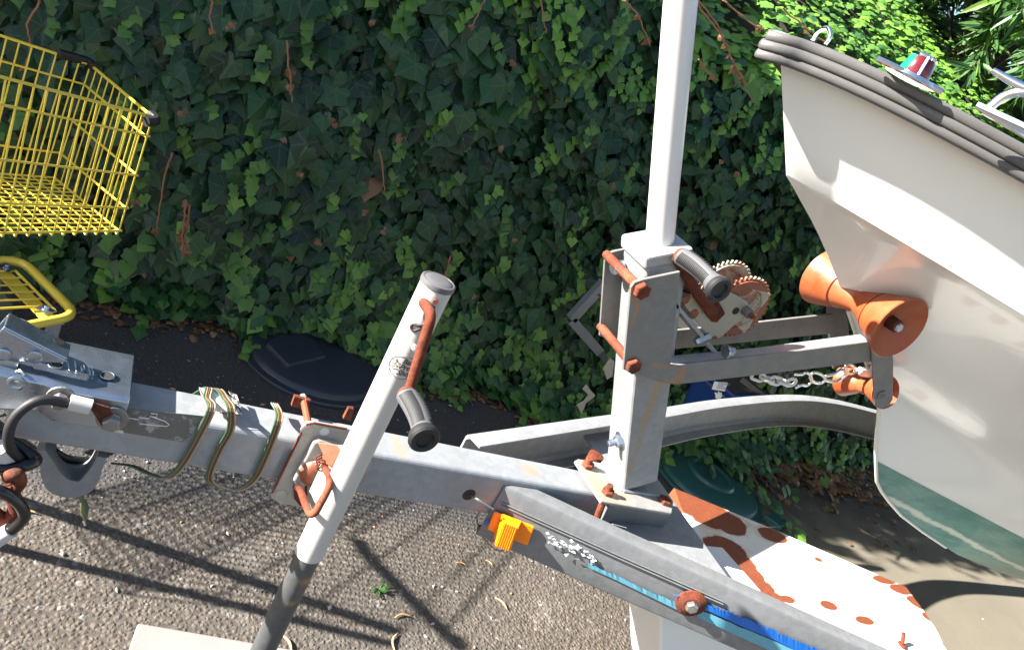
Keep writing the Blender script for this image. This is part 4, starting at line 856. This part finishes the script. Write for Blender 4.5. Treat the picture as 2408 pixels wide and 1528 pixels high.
# printed oval badge wrapped round the tube
cj = onjack(950, 868); th0 = math.atan2(cj.y-JY, cj.x-JX); RJ = .0235
def wrapj(u, v): a = th0+u/RJ; return V(JX+RJ*math.cos(a), JY+RJ*math.sin(a), cj.z+v)
for k, (tx, u0, v0) in enumerate((('Bass', -.0065, .0080), ('Pro', -.0075, -.0015), ('Shops', -.0075, -.0110))):
    text_obj(tx, .0115, (0, 0, 0), (1, 0, 0), (0, 0, 1), M['ink'], jack, 'badge_text', wrap=lambda x, y, u0=u0, v0=v0: wrapj(u0+x, v0+y), shear=.25, bold=.0003)
m = MB(); m.tube([wrapj(.002+.025*math.cos(a), .001+.018*math.sin(a)) for a in [2*math.pi*k/60 for k in range(60)]], .00045, 4, closed=True)
for k in range(46):                                    # scratched drawing inside the badge, left of the words
    u = random.gauss(-.0175, .0045); v = random.gauss(.004, .0048); a = U(.2, 1.3); l_ = U(.001, .004); m.tube([wrapj(u, v), wrapj(u+l_*math.cos(a)*.6, v+l_*math.sin(a))], .00035, 3)
for k in range(22):
    u = random.gauss(-.021, .003); v = random.gauss(-.011, .003); a = U(2, 4); l_ = U(.001, .003); m.tube([wrapj(u, v), wrapj(u+l_*math.cos(a), v+l_*math.sin(a))], .00035, 3)
m.tube(cr([wrapj(-.024, -.002), wrapj(-.016, -.006), wrapj(-.008, -.003)], 5), .0005, 4)
part(m, 'badge_outline', 'ink', jack)

# swivel bracket bolted to the tongue's side
yb = .938
crm = m_paintrust('bracket_paint', (.30, .285, .26), [], .74, 30)
oc = [Y(a, b, yb) for a, b in ((712, 1010), (722, 997), (738, 994), (815, 1008), (880, 1020), (800, 1190), (735, 1197), (655, 1184), (637, 1172), (640, 1158))]
m = MB(); m.prism(oc, (0, .008, 0)); brk = part(m, 'jack_bracket', crm, jack, bevel=.003)
m = MB(); m.tube([oc[9], oc[0], oc[1], oc[2], oc[3]], .002, 6); part(m, 'rusty_edge', 'rust', brk)
for (a, b) in ((660, 1162), (721, 1009)):
    m = MB(); m.lathe(Y(a, b, yb), (0, -1, 0), [(0, .010), (.001, .010), (.0025, .007)], 20); part(m, 'rivet', crm, brk, smooth=True)
m = MB(); m.lathe(Y(763, 1015, yb-.0004), (0, 1, 0), [(0, .0075), (.0003, .0075)], 18); part(m, 'hole', plain('lit_hole', (.5, .5, .5), .5), brk)
inn = [Y(a, b, yb-.012) for a, b in ((738, 1042), (750, 1036), (800, 1048), (800, 1190), (735, 1190), (700, 1155), (690, 1130))]
m = MB(); m.prism(inn, (0, .012, 0)); part(m, 'swivel_plate', crm, brk, bevel=.003)
m = MB(); c = Y(742, 1110, yb-.013); m.lathe(c, (0, -1, 0), [(0, .026), (.005, .025), (.010, .021), (.013, .014), (.014, 0)], 40); part(m, 'swivel_boss', m_paintrust('boss_paint', (.40, .38, .35), [(c+V(-.014, -.015, -.004), (.024, .05, .03))], .72), brk, smooth=True)
m = MB(); m.prism([Y(746, 1040, yb-.02), Y(812, 1050, .88), Y(795, 1095, .875), Y(768, 1110, .88), Y(752, 1105, .885), Y(760, 1066, .90)], (0, .003, 0)); part(m, 'latch_ear', m_paintrust('ear_paint', (.40, .39, .38), [(Y(775, 1060, .9), (.03, .06, .022))], .7), brk, bevel=.001)
m = MB(); sp = [Y(752, 1075, .905)+V(.007*math.cos(k*.9), -.0009*k, .007*math.sin(k*.9)) for k in range(30)]; m.tube(sp, .0013, 5); part(m, 'coil_spring', 'rust', brk)
hd = [Y(764, 1100, .885), Y(775, 1118, .855), Y(776, 1142, .83), Y(742, 1205, .82), Y(730, 1210, .825), Y(722, 1195, .84), Y(706, 1150, .90), Y(700, 1145, .92)]
m = MB(); m.tube(rounded(hd, .012, 5), .0058, 10); part(m, 'pull_handle', 'rust', brk, smooth=True)
m = MB(); m.prism([Y(690, 1145, .93), Y(722, 1142, .925), Y(724, 1180, .925), Y(706, 1190, .925), Y(692, 1172, .93)], (0, .004, 0)); part(m, 'latch_shoe', 'rust_dark', brk)
m = MB(); m.prism([Y(858, 1080, .905), Y(876, 1086, .905), Y(868, 1108, .905), Y(850, 1120, .905), Y(840, 1118, .905)], (0, .02, 0)); part(m, 'stop_lug', crm, brk, bevel=.003)
m = MB(); m.box((JX, .888, .74), (.02, 0, 0), (0, .022, 0), (0, 0, .045)); part(m, 'swivel_arm', crm, brk, bevel=.004)
m = MB(); m.prism([Y(685, 955, 1.028), Y(693, 932, 1.028), Y(731, 943, 1.028), Y(724, 965, 1.028)], (0, .008, 0)); part(m, 'back_plate', 'rust', brk); m = MB(); m.prism([Y(807, 985, 1.028), Y(820, 960, 1.028), Y(832, 962, 1.028), Y(825, 990, 1.028)], (0, .008, 0)); part(m, 'back_plate', 'rust', brk)
pz = tz1(.37)+.008; m = MB(); a = top_poly([(714, 940)], .008)[0]; b = top_poly([(729, 990)], .008)[0]; m.tube([V(a.x, 1.045, a.z), V(a.x, .94, a.z)], .006, 10); part(m, 'clamp_stud', m_paintrust('stud_rust', (.4, .36, .3), [(V(a.x, 1.0, a.z), (.02, .03, .02))], .55), brk)

# flat trailer wiring wound round the tongue
wcol = [plain('wire_green', (.035, .075, .045), .4), plain('wire_yellow', (.16, .11, .045), .4), plain('wire_brown', (.075, .035, .02), .4), plain('wire_white', (.25, .20, .14), .4)]
def ribbon(pts, name='flat_cable', sp=.0031, side=V(1, 0, 0)):
    o = None
    for k, w_ in enumerate(wcol):
        m = MB(); off = side*(k-1.5)*sp; m.tube([p+off for p in pts], .0017, 6)
        if o is None: o = part(m, name, w_)
        else: part(m, 'strand', w_, o)
def loop(tp, sidepts, back):
    a = [V(back.x, back.y, back.z)]+tp+sidepts
    return cr(a, 6)
z_ = lambda x: tz1(x)+.003
w1t = top_poly([(490, 912), (487, 935)], .004); ribbon(loop(w1t, [Y(498, 958, .945), Y(470, 1020, .944), Y(430, 1090, .944), Y(395, 1122, .943), Y(355, 1115, .95), Y(310, 1095, .97), Y(270, 1090, 1.0)], V(w1t[0].x-.01, 1.032, .77)))
w2t = top_poly([(512, 915), (530, 938)], .004); ribbon(loop(w2t, [Y(543, 960, .945), Y(542, 1010, .944), Y(515, 1060, .944), Y(492, 1120, .942), Y(510, 1142, .94), Y(560, 1150, .94), Y(598, 1125, .944), Y(630, 1060, .944), Y(655, 990, .945)]+top_poly([(655, 968), (645, 948)], .004), V(w2t[0].x-.01, 1.032, .77)))
m = MB(); c = Y(197, 1180, 1.0); m.tube(cr([Y(185, 1130, 1.0), Y(192, 1172, 1.0), c, Y(200, 1205, 1.0)], 4), .004, 6); o = part(m, 'plug_lead', wcol[0]); m = MB(); m.prism([Y(189, 1182, 1.0), Y(201, 1180, 1.0), Y(208, 1200, 1.0), Y(205, 1224, 1.0), Y(197, 1226, 1.0), Y(188, 1204, 1.0)], (0, .01, 0)); part(m, 'plug', plain('olive_rubber', (.10, .09, .035), .6), o, bevel=.002)
m = MB(); m.tube([Y(196, 1222, 1.005), Y(200, 1234, 1.005)], .002, 6); part(m, 'plug_pin', 'chrome', o)

# coupler
yc = .928
def CY(a, b, y=yc): return Y(a, b, y)
ztop = .812
side = [(-60, 930), (-60, 882), (0, 893), (60, 905), (140, 905), (165, 913), (306, 942), (298, 1003), (110, 963), (60, 940), (0, 935)]
m = MB(); 
topf = [CY(-60, 880), CY(0, 855), CY(85, 870), CY(150, 898), CY(306, 941)]
# inverted U: top skin + two sides, stepped wider at the ball end
def usec(x, w2, h, z): return [V(x, .988-w2, z-h), V(x, .988-w2, z-.006), V(x, .988-w2+.006, z), V(x, .988+w2-.006, z), V(x, .988+w2, z-.006), V(x, .988+w2, z-h)]
cpt = CY(306, 941); xR = cpt.x; zt = cpt.z
secs = [(xR, .058, .056, zt), (xR-.085, .058, .056, zt+.002), (xR-.105, .052, .05, zt+.004), (xR-.15, .048, .060, zt+.004), (xR-.19, .05, .064, zt+.008), (xR-.26, .055, .07, zt+.012), (xR-.36, .06, .075, zt+.004)]
vs = []; 
for s_ in secs: vs += usec(*s_)
ni = 6; n = len(secs)
innr = []
for x, w2, h, z in secs: innr += usec(x, w2-.004, h, z-.004)
m.add(vs+innr, [(i*ni+j, (i+1)*ni+j, (i+1)*ni+j+1, i*ni+j+1) for i in range(n-1) for j in range(ni-1)]+[(n*ni+i*ni+j+1, n*ni+(i+1)*ni+j+1, n*ni+(i+1)*ni+j, n*ni+i*ni+j) for i in range(n-1) for j in range(ni-1)]
      +[(j, j+1, n*ni+j+1, n*ni+j) for j in range(ni-1)]+[(i*ni, n*ni+i*ni, n*ni+(i+1)*ni, (i+1)*ni) for i in range(n-1)])
coup = part(m, 'coupler', 'zinc', smooth=True, bevel=.0015)
m = MB(); m.prism([V(xR-.36, .93, zt-.06), V(xR-.24, .928, zt-.058), V(xR-.19, .934, zt-.055), V(xR-.19, .92, zt-.062), V(xR-.24, .912, zt-.066), V(xR-.36, .912, zt-.07)], (0, 0, .004)); part(m, 'flange', 'zinc', coup, bevel=.001)
for (a, b) in ((131, 857), (252, 883)):
    m = MB(); p = Z(a, b, zt+.0032); m.lathe(p, (0, 0, 1), [(0, .0085), (.0004, .0085)], 20, 0); m.tube(arc(p+V(0, 0, .0006), .0092, 0, 6.28, 20, (1, 0, 0), (0, 1, 0)), .0009, 5, mi=1); m.build('hole', [M['near_black'], M['zinc']], coup)
mk = plain('stamped_marks', (.78, .80, .82), .5, 0, .05, 10, 0)
m = MB()
for (a, b, c, d) in ((157, 848, 163, 872), (175, 848, 178, 880), (189, 860, 192, 872), (196, 858, 198, 868), (206, 860, 212, 885), (214, 862, 220, 884)):
    for k in range(7):
        t = k/7; p = Z(a+(c-a)*t+U(-1, 1), b+(d-b)*t, zt+.0042); q = Z(a+(c-a)*t+U(1, 3.5), b+(d-b)*t+U(.5, 2), zt+.0042); m.tube([p, q], .0004, 3)
part(m, 'stamped_marks', mk, coup)
for (a, b, r) in ((143, 932, .0105), (264, 982, .0125)):
    m = MB(); p = CY(a, b, .930); m.hexbolt(p, (0, -1, 0), r, .016, r*1.65); part(m, 'bolt', plain('dull_bolt', (.20, .195, .19), .4, .5, .2, 60), coup, bevel=.001)
m = MB(); m.lathe(CY(247, 853, 1.04), (0, 1, 0), [(0, .013), (.012, .013)], 6); part(m, 'nut', 'zinc', coup)
m = MB(); p = CY(38, 900, .936); m.lathe(p, (0, -1, 0), [(0, .011), (.002, .011), (.003, .008), (.0015, .006)], 20); part(m, 'rivet', 'zinc', coup, smooth=True)
# latch lever, an inverted channel rising forwards
yl = .955
lv = [CY(5, 775, yl), CY(0, 810, yl), CY(60, 838, yl), CY(110, 850, yl), CY(150, 868, yl), CY(158, 866, yl), CY(152, 850, yl)]
m = MB(); A = lv[0]; B_ = CY(156, 850, yl); ld = (B_-A).normalized(); ln_ = V(-ld.z, 0, ld.x)
for yy in (.958, .990):
    m.prism([V(A.x, yy, A.z)-ln_*.0, V(A.x, yy, A.z)-ln_*.042, V(A.x, yy, A.z)+(B_-A)*.45-ln_*.036, V(A.x, yy, A.z)+(B_-A)*.85-ln_*.014, V(B_.x, yy, B_.z)-ln_*.006, V(B_.x, yy, B_.z)], (0, .004, 0))
m.prism([V(A.x, .958, A.z), V(B_.x, .958, B_.z), V(B_.x, .994, B_.z), V(A.x, .994, A.z)], ln_*.003); lat = part(m, 'latch_lever', 'zinc', coup, bevel=.0015)
for (a, b) in ((8, 833), (82, 838)):
    m = MB(); m.lathe(CY(a, b, .958), (0, -1, 0), [(0, .0095), (.003, .0095), (.004, .007)], 20); part(m, 'rivet', 'zinc', lat, smooth=True)
m = MB(); p = Z(114, 843, zt+.02); p = V(A.x, .985, A.z)+(B_-A)*.8+ln_*.0035; m.lathe(p, ln_, [(0, .007), (.0004, .007)], 18); part(m, 'hole', 'near_black', lat)
m = MB(); p = CY(42, 775, 1.0); m.lathe(p, (0, 0, 1), [(-.02, .018), (0, .018), (.008, .015), (.013, .008), (.014, 0)], 24); part(m, 'pivot_knob', 'grey_plastic', coup, smooth=True)
m = MB(); m.tube(cr([CY(20, 885, .95), CY(45, 872, .945), CY(58, 882, .94)], 5), .002, 6); m.box(CY(15, 862, .96), (.012, 0, 0), (0, .006, 0), (0, 0, .014)); part(m, 'latch_trigger', 'steel', coup)

# cables, hooks and loop below the coupler
m = MB(); m.tube(cr([CY(215, 955, .915), CY(160, 948, .91), CY(110, 940, .905), CY(75, 948, .90), CY(40, 975, .895), CY(22, 1010, .89), CY(22, 1050, .89), CY(50, 1082, .90), CY(80, 1088, .92)], 7), .0066, 12); cb = part(m, 'safety_cable', 'black', smooth=True, label='black safety cable bolted to the coupler side')
m = MB(); a, b = CY(163, 945, .913), CY(213, 957, .913); m.tube([a, b], .0108, 16); part(m, 'ferrule', 'white_tube', cb, smooth=True)
m = MB(); m.prism([CY(205, 945, .920), CY(255, 958, .920), CY(270, 985, .920), CY(262, 1000, .920), CY(240, 1002, .920), CY(215, 965, .920)], (0, .003, 0)); part(m, 'cable_lug', 'rust_dark', cb)
m = MB(); m.tube(cr([CY(-20, 1100, .88), CY(30, 1100, .885), CY(70, 1092, .89), CY(84, 1080, .90), CY(60, 1060, .91), CY(10, 1030, .92), CY(-30, 1010, .93)], 7), .008, 12); part(m, 'safety_cable', 'black_shiny', smooth=True, label='glossy black cable looping below the coupler')
m = MB(); m.tube(cr([CY(-20, 1150, .85), CY(10, 1158, .85), CY(45, 1185, .85), CY(57, 1215, .85), CY(35, 1240, .85), CY(22, 1248, .85)], 7), .0075, 12); cb = part(m, 'safety_cable', 'black_shiny', smooth=True, label='black cable end hanging lowest with a white sleeve')
m = MB(); m.tube([CY(26, 1246, .85), CY(-20, 1275, .85)], [.0105, .012], 14); part(m, 'sleeve', 'white_tube', cb, smooth=True)
m = MB(); m.tube([CY(5, 1080, .9), CY(-10, 1050, .9)], .02, 14); part(m, 'connector_boot', 'white_tube', smooth=True)
hk = MB(); hk.tube(cr([CY(18, 1122, .87), CY(38, 1115, .87), CY(47, 1130, .87), CY(36, 1148, .87), CY(20, 1142, .87)], 6), .0085, 10); hk.tube(cr([CY(32, 1145, .87), CY(30, 1165, .87), CY(40, 1190, .87), CY(30, 1215, .87), CY(5, 1220, .87), CY(-15, 1205, .87), CY(-25, 1180, .87)], 6), [.008+.003*math.sin(k/11) for k in range(37)], 10); hk.tube(cr([CY(15, 1100, .885), CY(30, 1105, .88), CY(32, 1130, .87), CY(20, 1135, .875), CY(12, 1115, .88)], 5, True), .005, 8, closed=True)
part(hk, 'safety_hook', 'rust', smooth='all')
# galvanised loop under the tongue
lp = [CY(95, 1060, .958), CY(108, 1085, .958), CY(120, 1117, .958), CY(140, 1142, .958), CY(170, 1150, .958), CY(202, 1141, .958), CY(224, 1108, .958), CY(240, 1075, .958)]
m = MB(); P = cr(lp, 6); N = len(P); vs = []
for k, p in enumerate(P):
    a = P[max(0, k-1)]; b = P[min(N-1, k+1)]; d = (b-a).normalized(); nn2 = V(d.z, 0, -d.x); wv = .006+.011*math.sin(math.pi*k/(N-1))**2
    for yy, s_ in ((0, -1), (.055, -1), (.055, 1), (0, 1)): vs.append(p+nn2*s_*(.003 if yy else wv)+V(0, yy+ (0 if not yy else 0), 0))
m.add(vs, [(k*4+j, k*4+(j+1) % 4, (k+1)*4+(j+1) % 4, (k+1)*4+j) for k in range(N-1) for j in range(4)]+[(0, 1, 2, 3), tuple((N-1)*4+j for j in (3, 2, 1, 0))]); part(m, 'tow_loop', galv('loop_galv', .36, None, (.93, 1, 1.08)), smooth=True)
m = MB(); m.tube(cr([CY(128, 1062, 1.0), CY(160, 1078, 1.01), CY(215, 1083, 1.02)], 6), .006, 10); part(m, 'wire_loom', 'black', smooth=True)

# white box beam under the near side beam
m = MB(); w0 = [X(1467, 1450, 1.12), X(1480, 1432, 1.12)]
pB = Z(1553, 1430, .30)
wt = thing('white_tank', 'white plastic box standing under the near beam of the trailer', 'box', (pB.x, pB.y, 0))
e0_ = Y(1553, 1385, .80); e1_ = Y(1553, 1528, .80); e1_ = e0_+(e1_-e0_)*((e0_.z-.004)/(e0_.z-e1_.z))
bk = V(.012, .15, -.02); m = MB()
m.prism([e0_, e1_, e1_+V(.30, 0, 0), e0_+V(.30, 0, 0)], bk); m.build('box_body', plain('white_plastic', (.74, .74, .73), .4, 0, .04, 8, .05), wt, bevel=.006, seg=3)
m = MB(); m.prism([e0_+V(.0, .0, .001), e0_+V(.30, 0, .001), e0_+V(.30, 0, .012), e0_+V(-.004, 0, .012)], bk); m.build('lid', plain('white_lid', (.7, .7, .7), .4, 0, .04, 8, .05), wt, bevel=.003)

# ------------------------------------------------------------------ boat
boat = thing('motorboat', 'small white motorboat with grey rub rail and green bottom on the trailer', 'boat', (2.4, 1.0, .5))
def half(curves, sgn, seg=8):
    cs = [cr([V(x, 1.0+sgn*h, z) for x, h, z in c], seg) for c in curves]; return cs
E_ = math.exp
def curve(x0, hf, zf, N=56):
    out = []
    for k in range(N+1):
        x = x0+(5.0-x0)*(k/N)**2; u = x-x0; out.append((x, hf(u), zf(u)))
    return out
hA = lambda u: .82*(1-E_(-1.22*u)); zA = lambda u: 1.462-.05*u-.02*u*u
SH = curve(.868, lambda u: .93*(1-E_(-1.05*u)), lambda u: 1.605+.026*(1-E_(-u/.06))-.03*u)
A0 = curve(1.008, hA, zA)
A1 = curve(1.012, lambda u: max(0, hA(u)-.048*(1-E_(-6*u))), lambda u: zA(u)-.004-.010*(1-E_(-6*u)))
M1 = curve(1.165, lambda u: .70*(1-E_(-1.15*u)), lambda u: 1.390-.05*u-.03*u*u)
M2 = curve(1.335, lambda u: .62*(1-E_(-1.15*u)), lambda u: 1.298-.03*u-.05*u*u)
M3 = curve(1.50, lambda u: .56*(1-E_(-1.05*u)), lambda u: 1.20-.03*u-.05*u*u)
B0 = curve(1.665, lambda u: .54*(1-E_(-.80*u)), lambda u: 1.105+.02*(1-E_(-u/.05))-.13*u-.005*u*u)
B1 = curve(1.78, lambda u: .42*(1-E_(-.62*u)), lambda u: .985-.17*u+.01*u*u)
kp = [(1.90, .875), (1.95, .848), (2.02, .818), (2.12, .780), (2.28, .735), (2.56, .665), (2.98, .60), (3.6, .54), (5.0, .50)]
K0 = curve(1.90, lambda u: .0008, lambda u: float(np.interp(1.90+u, [q[0] for q in kp], [q[1] for q in kp])))
m = MB()
for sgn in (-1, 1):
    cs = [[V(x, 1.0+sgn*h, z) for x, h, z in c] for c in (SH, A0, A1, M1, M2, M3, B0, B1, K0)]
    n = len(cs[0])
    rows = [cs[0]]+[[a.lerp(b, t) for a, b in zip(cs[0], cs[1])] for t in (.33, .66)]+[cs[1], cs[2]]
    low = cs[2:]
    for q in range(len(low)-1):
        g = lambda k: low[max(0, min(len(low)-1, k))]
        for s_ in range(1, 5):
            t = s_/4; rows.append([.5*((2*p1)+(p2-p0)*t+(2*p0-5*p1+4*p2-p3)*t*t+(3*p1-p0-3*p2+p3)*t**3) for p0, p1, p2, p3 in zip(g(q-1), g(q), g(q+1), g(q+2))])
    vs = [p for r in rows for p in r]; m.add(vs, [(i*n+j, i*n+j+1, (i+1)*n+j+1, (i+1)*n+j) for i in range(len(rows)-1) for j in range(n-1)])
stem = [r[0] for r in rows[5:]]+[p for p in rows[-1] if p.x < 2.5][1:]
hull = part(m, 'hull', 'hull', boat, smooth=True)
me = hull.data; bm2 = bmesh.new(); bm2.from_mesh(me); bmesh.ops.remove_doubles(bm2, verts=bm2.verts, dist=.002); bmesh.ops.recalc_face_normals(bm2, faces=bm2.faces); bm2.to_mesh(me); bm2.free(); me.polygons.foreach_set('use_smooth', [True]*len(me.polygons)); me.set_sharp_from_angle(angle=math.radians(32))
# deck, underside lip
RLq = [(.818, 0, 1.618), (.832, .036, 1.620), (.878, .098, 1.632), (.978, .203, 1.640), (1.20, .38, 1.645), (1.66, .61, 1.63), (2.38, .83, 1.59), (3.4, .93, 1.55), (5.0, .93, 1.52)]
RL = curve(.818, lambda u: .93*(1-E_(-1.05*max(0, u-.045)))+.036*(1-E_(-u/.02)), lambda u: 1.618+.028*(1-E_(-u/.08))-.03*u)
c1 = [V(x, 1-h, z) for x, h, z in RL]; c2 = [V(x, 1+h, z) for x, h, z in RL]
m = MB(); n = len(c1); up1 = V(0, 0, .02)
m.add([p+up1 for p in c1]+[p+up1 for p in c2], [(i, i+1, n+i+1, n+i) for i in range(n-1)]); part(m, 'deck', plain('deck_gelcoat', (.75, .74, .70), .4, 0, .04, 10, .05), boat, smooth=True)
s1, s2 = [V(x, 1-h, z) for x, h, z in SH], [V(x, 1+h, z) for x, h, z in SH]; dn = V(0, 0, -.018)
m = MB(); m.add([p+dn for p in c1]+s1+[p+dn for p in c2]+s2, [(i, i+1, n+i+1, n+i) for i in range(n-1)]+[(2*n+i+1, 2*n+i, 3*n+i, 3*n+i+1) for i in range(n-1)]); part(m, 'gunwale_lip', plain('lip_gelcoat', (.74, .73, .70), .4, 0, .04, 10, .05), boat, smooth=True)
# three-ribbed rub rail
path = list(reversed(c1))+c2[1:]
def railstrip(profile, name, mat='rail'):
    vs = []; N = len(path)
    for i, p in enumerate(path):
        a = path[max(0, i-1)]; b = path[min(N-1, i+1)]; d = (b-a); d.z = 0; d.normalize(); out = V(-d.y, d.x, 0)*1.0
        if (p+out*.01-V(2.5, 1, p.z)).length < (p-V(2.5, 1, p.z)).length: out = -out
        for (o_, z__) in profile: vs.append(p+out*o_+V(0, 0, z__))
    k = len(profile); m = MB(); m.add(vs, [(i*k+j, (i+1)*k+j, (i+1)*k+(j+1) % k, i*k+(j+1) % k) for i in range(N-1) for j in range(k)]); return part(m, name, mat, boat, smooth=True)
def lobe(zc, r, o0, n=9): return [(o0+r*.55*math.cos(a), zc+r*math.sin(a)) for a in [math.pi/2-math.pi*k/(n-1) for k in range(n)]]
prof = [(-.016, .020)]+lobe(.0130, .0080, .000)+[(.002, .0050)]+lobe(-.0025, .0075, .003)+[(.002, -.0100)]+lobe(-.0170, .0070, .001)+[(-.016, -.024)]
railstrip(prof, 'rub_rail')
for k in range(5):
    m = MB(); t_ = .06+.045*k; p = c2[int((t_*1.1)**.5*n*.45)].lerp(s2[int((t_*1.1)**.5*n*.45)], .5)+V(0, 0, -.014); m.lathe(p, (0, 0, -1), [(0, .0035), (.003, .002)], 8); part(m, 'lip_screw', 'rust_dark', boat)
# deck fittings
def cleat(p, d, L_=.15, name='cleat'):
    d = Vector(d).normalized(); m = MB(); u = V(0, 0, 1); s_ = d.cross(u); m.box(p+u*.003, d*L_*.42, s_*.016, u*.003)
    m.tube(cr([p-d*L_*.30+u*.004, p-d*L_*.22+u*.03, p-d*L_*.02+u*.045, p+d*L_*.05+u*.046], 5), .0065, 10); m.tube(cr([p+d*L_*.30+u*.004, p+d*L_*.22+u*.03, p+d*L_*.02+u*.045], 5), .0065, 10)
    m.tube([p-d*L_*.5+u*.05, p-d*L_*.2+u*.046, p+d*L_*.2+u*.046, p+d*L_*.5+u*.05], [.004, .0065, .0065, .004], 10); return part(m, name, 'chrome', boat, smooth=True)
DZ = 1.664
q = Z(1925, 97, DZ+.0); m = MB(); a = Z(1911, 95, DZ); b = Z(1940, 105, DZ)
m.tube(cr([a, a+V(0, 0, .014), (a+b)/2+V(0, 0, .024), b+V(0, 0, .014), b], 6), .0038, 10); m.box((a+b)/2, (b-a)*.9, V(0, .012, 0), V(0, 0, .003)); part(m, 'bow_ring', 'chrome', boat, smooth=True)
nlc = V(*[x for x in Z(2140, 187, DZ)]); m = MB(); m.lathe(nlc, (0, 0, 1), [(0, .040), (.005, .038), (.008, .028)], 32); nl = part(m, 'navigation_light', 'chrome', boat, smooth=True)
m = MB(); m.lathe(nlc+V(0, 0, .008), (0, 0, 1), [(0, .023), (.004, .0235), (.024, .0185), (.026, .017)], 32)
redm = MT('red_lens', .15); redm.col((.09, .008, .012)); grm2 = MT('green_lens', .15); grm2.col((.01, .16, .08))
mm = MB(); k = 32
mm = m; o_ = mm.build('lens', [redm.m, grm2.m], nl, smooth=True)
for pl_ in o_.data.polygons:
    c_ = pl_.center+nl.location+boat.location; pl_.material_index = 0 if (c_.x-nlc.x)*.3-(c_.y-nlc.y) > -.004 else 1
m = MB()
for a in (-2.15, -.45, 1.2): 
    c_ = nlc+V(.024*math.cos(a), .024*math.sin(a), .008); d_ = nlc+V(.019*math.cos(a), .019*math.sin(a), .034); m.tube([c_, d_], .0022, 6)
m.lathe(nlc+V(0, 0, .032), (0, 0, 1), [(0, .0195), (.003, .02), (.006, .014), (.008, .005)], 28); part(m, 'light_cap', 'chrome', nl, smooth=True)
m = MB(); pb = [Z(a, b, DZ) for a, b in ((2065, 150), (2110, 165), (2200, 218), (2190, 190))]; m.tube([Z(2062, 138, DZ+.002), Z(2130, 170, DZ+.002), Z(2215, 216, DZ+.002)], .0045, 8); part(m, 'deck_trim', 'chrome', boat, smooth=True)
cleat(Z(2378, 292, DZ-.004), V(.55, -.8, 0), .12)
m = MB(); m.tube([Z(2310, 262, DZ), Z(2408, 318, DZ), Z(2500, 375, DZ)], .004, 8); part(m, 'deck_trim', 'chrome', boat, smooth=True)
m = MB(); m.lathe(Y(2071, 522, .93), (-.5, -1, 0), [(-.03, .006), (0, .006), (.004, .005)], 12); part(m, 'drain_fitting', 'steel', boat, smooth=True)
m = MB(); m.tube([V(p.x-.001, 1, p.z) for p in stem[8:]], .0045, 8); part(m, 'keel_guard', plain('keel_strip', (.72, .70, .62), .5, 0, .05), boat, smooth=True)

# bow safety chain between the winch stand and the boat's bow eye
ch = thing('safety_chain', 'short galvanised chain with snap hook joining the winch stand to the bow', 'chain', Y(1770, 885, .99))
chp = [Y(a, b, .985) for a, b in ((1772, 882), (1793, 889), (1814, 893), (1834, 897), (1852, 900), (1868, 898))]
zc = plain('white_zinc', (.62, .61, .58), .4, .2, .1, 40)
for k in range(len(chp)-1):
    a, b = chp[k], chp[k+1]; d = (b-a).normalized(); c = (a+b)/2; s_ = d.cross(V(0, 1, 0)).normalized() if k % 2 == 0 else V(0, 1, 0); Lh = (b-a).length*.5+.004; Wd = .0085
    pts = [c+d*(Lh-Wd)+ (d*math.cos(t)+s_*math.sin(t))*Wd for t in [-math.pi/2+math.pi*q/6 for q in range(7)]]+[c-d*(Lh-Wd)+(-d*math.cos(t)-s_*math.sin(t))*Wd for t in [-math.pi/2+math.pi*q/6 for q in range(7)]]
    m = MB(); m.tube(pts, .0036, 8, closed=True); m.build('link', zc, ch, smooth='all')
m = MB(); m.tube(cr([Y(1868, 880, .985), Y(1885, 880, .985), Y(1897, 876, .985), Y(1907, 884, .985), Y(1908, 896, .985), Y(1898, 906, .985), Y(1885, 905, .985), Y(1870, 912, .985)], 6), .0032, 8); m.build('s_hook', M['chrome'], ch, smooth='all')
m = MB(); m.tube(cr([Y(1912, 876, .985), Y(1930, 880, .985), Y(1940, 890, .985), Y(1932, 900, .985), Y(1915, 898, .985), Y(1905, 888, .985)], 5, True), .0034, 8, closed=True)
m.tube(cr([Y(1938, 893, .985), Y(1965, 897, .985), Y(1985, 885, .985), Y(1992, 872, .985), Y(1980, 868, .985), Y(1960, 880, .985), Y(1940, 884, .985)], 5), .0036, 8); m.build('snap_hook', M['chrome'], ch, smooth='all')
m = MB(); m.tube(cr([Y(1995, 857, .985), Y(2008, 862, .985), Y(2010, 872, .985), Y(2000, 878, .985), Y(1988, 874, .985), Y(1986, 862, .985)], 5, True), .0036, 8, closed=True); m.build('ring', M['chrome'], ch, smooth='all')
m = MB(); m.prism([Y(2008, 872, .99), Y(2020, 860, .99), Y(2045, 862, .99), Y(2056, 845, .99), Y(2068, 845, .99), Y(2066, 872, .99), Y(2040, 882, .99), Y(2015, 878, .99)], (0, -.014, 0)); m.build('shackle', zc, ch, bevel=.003)
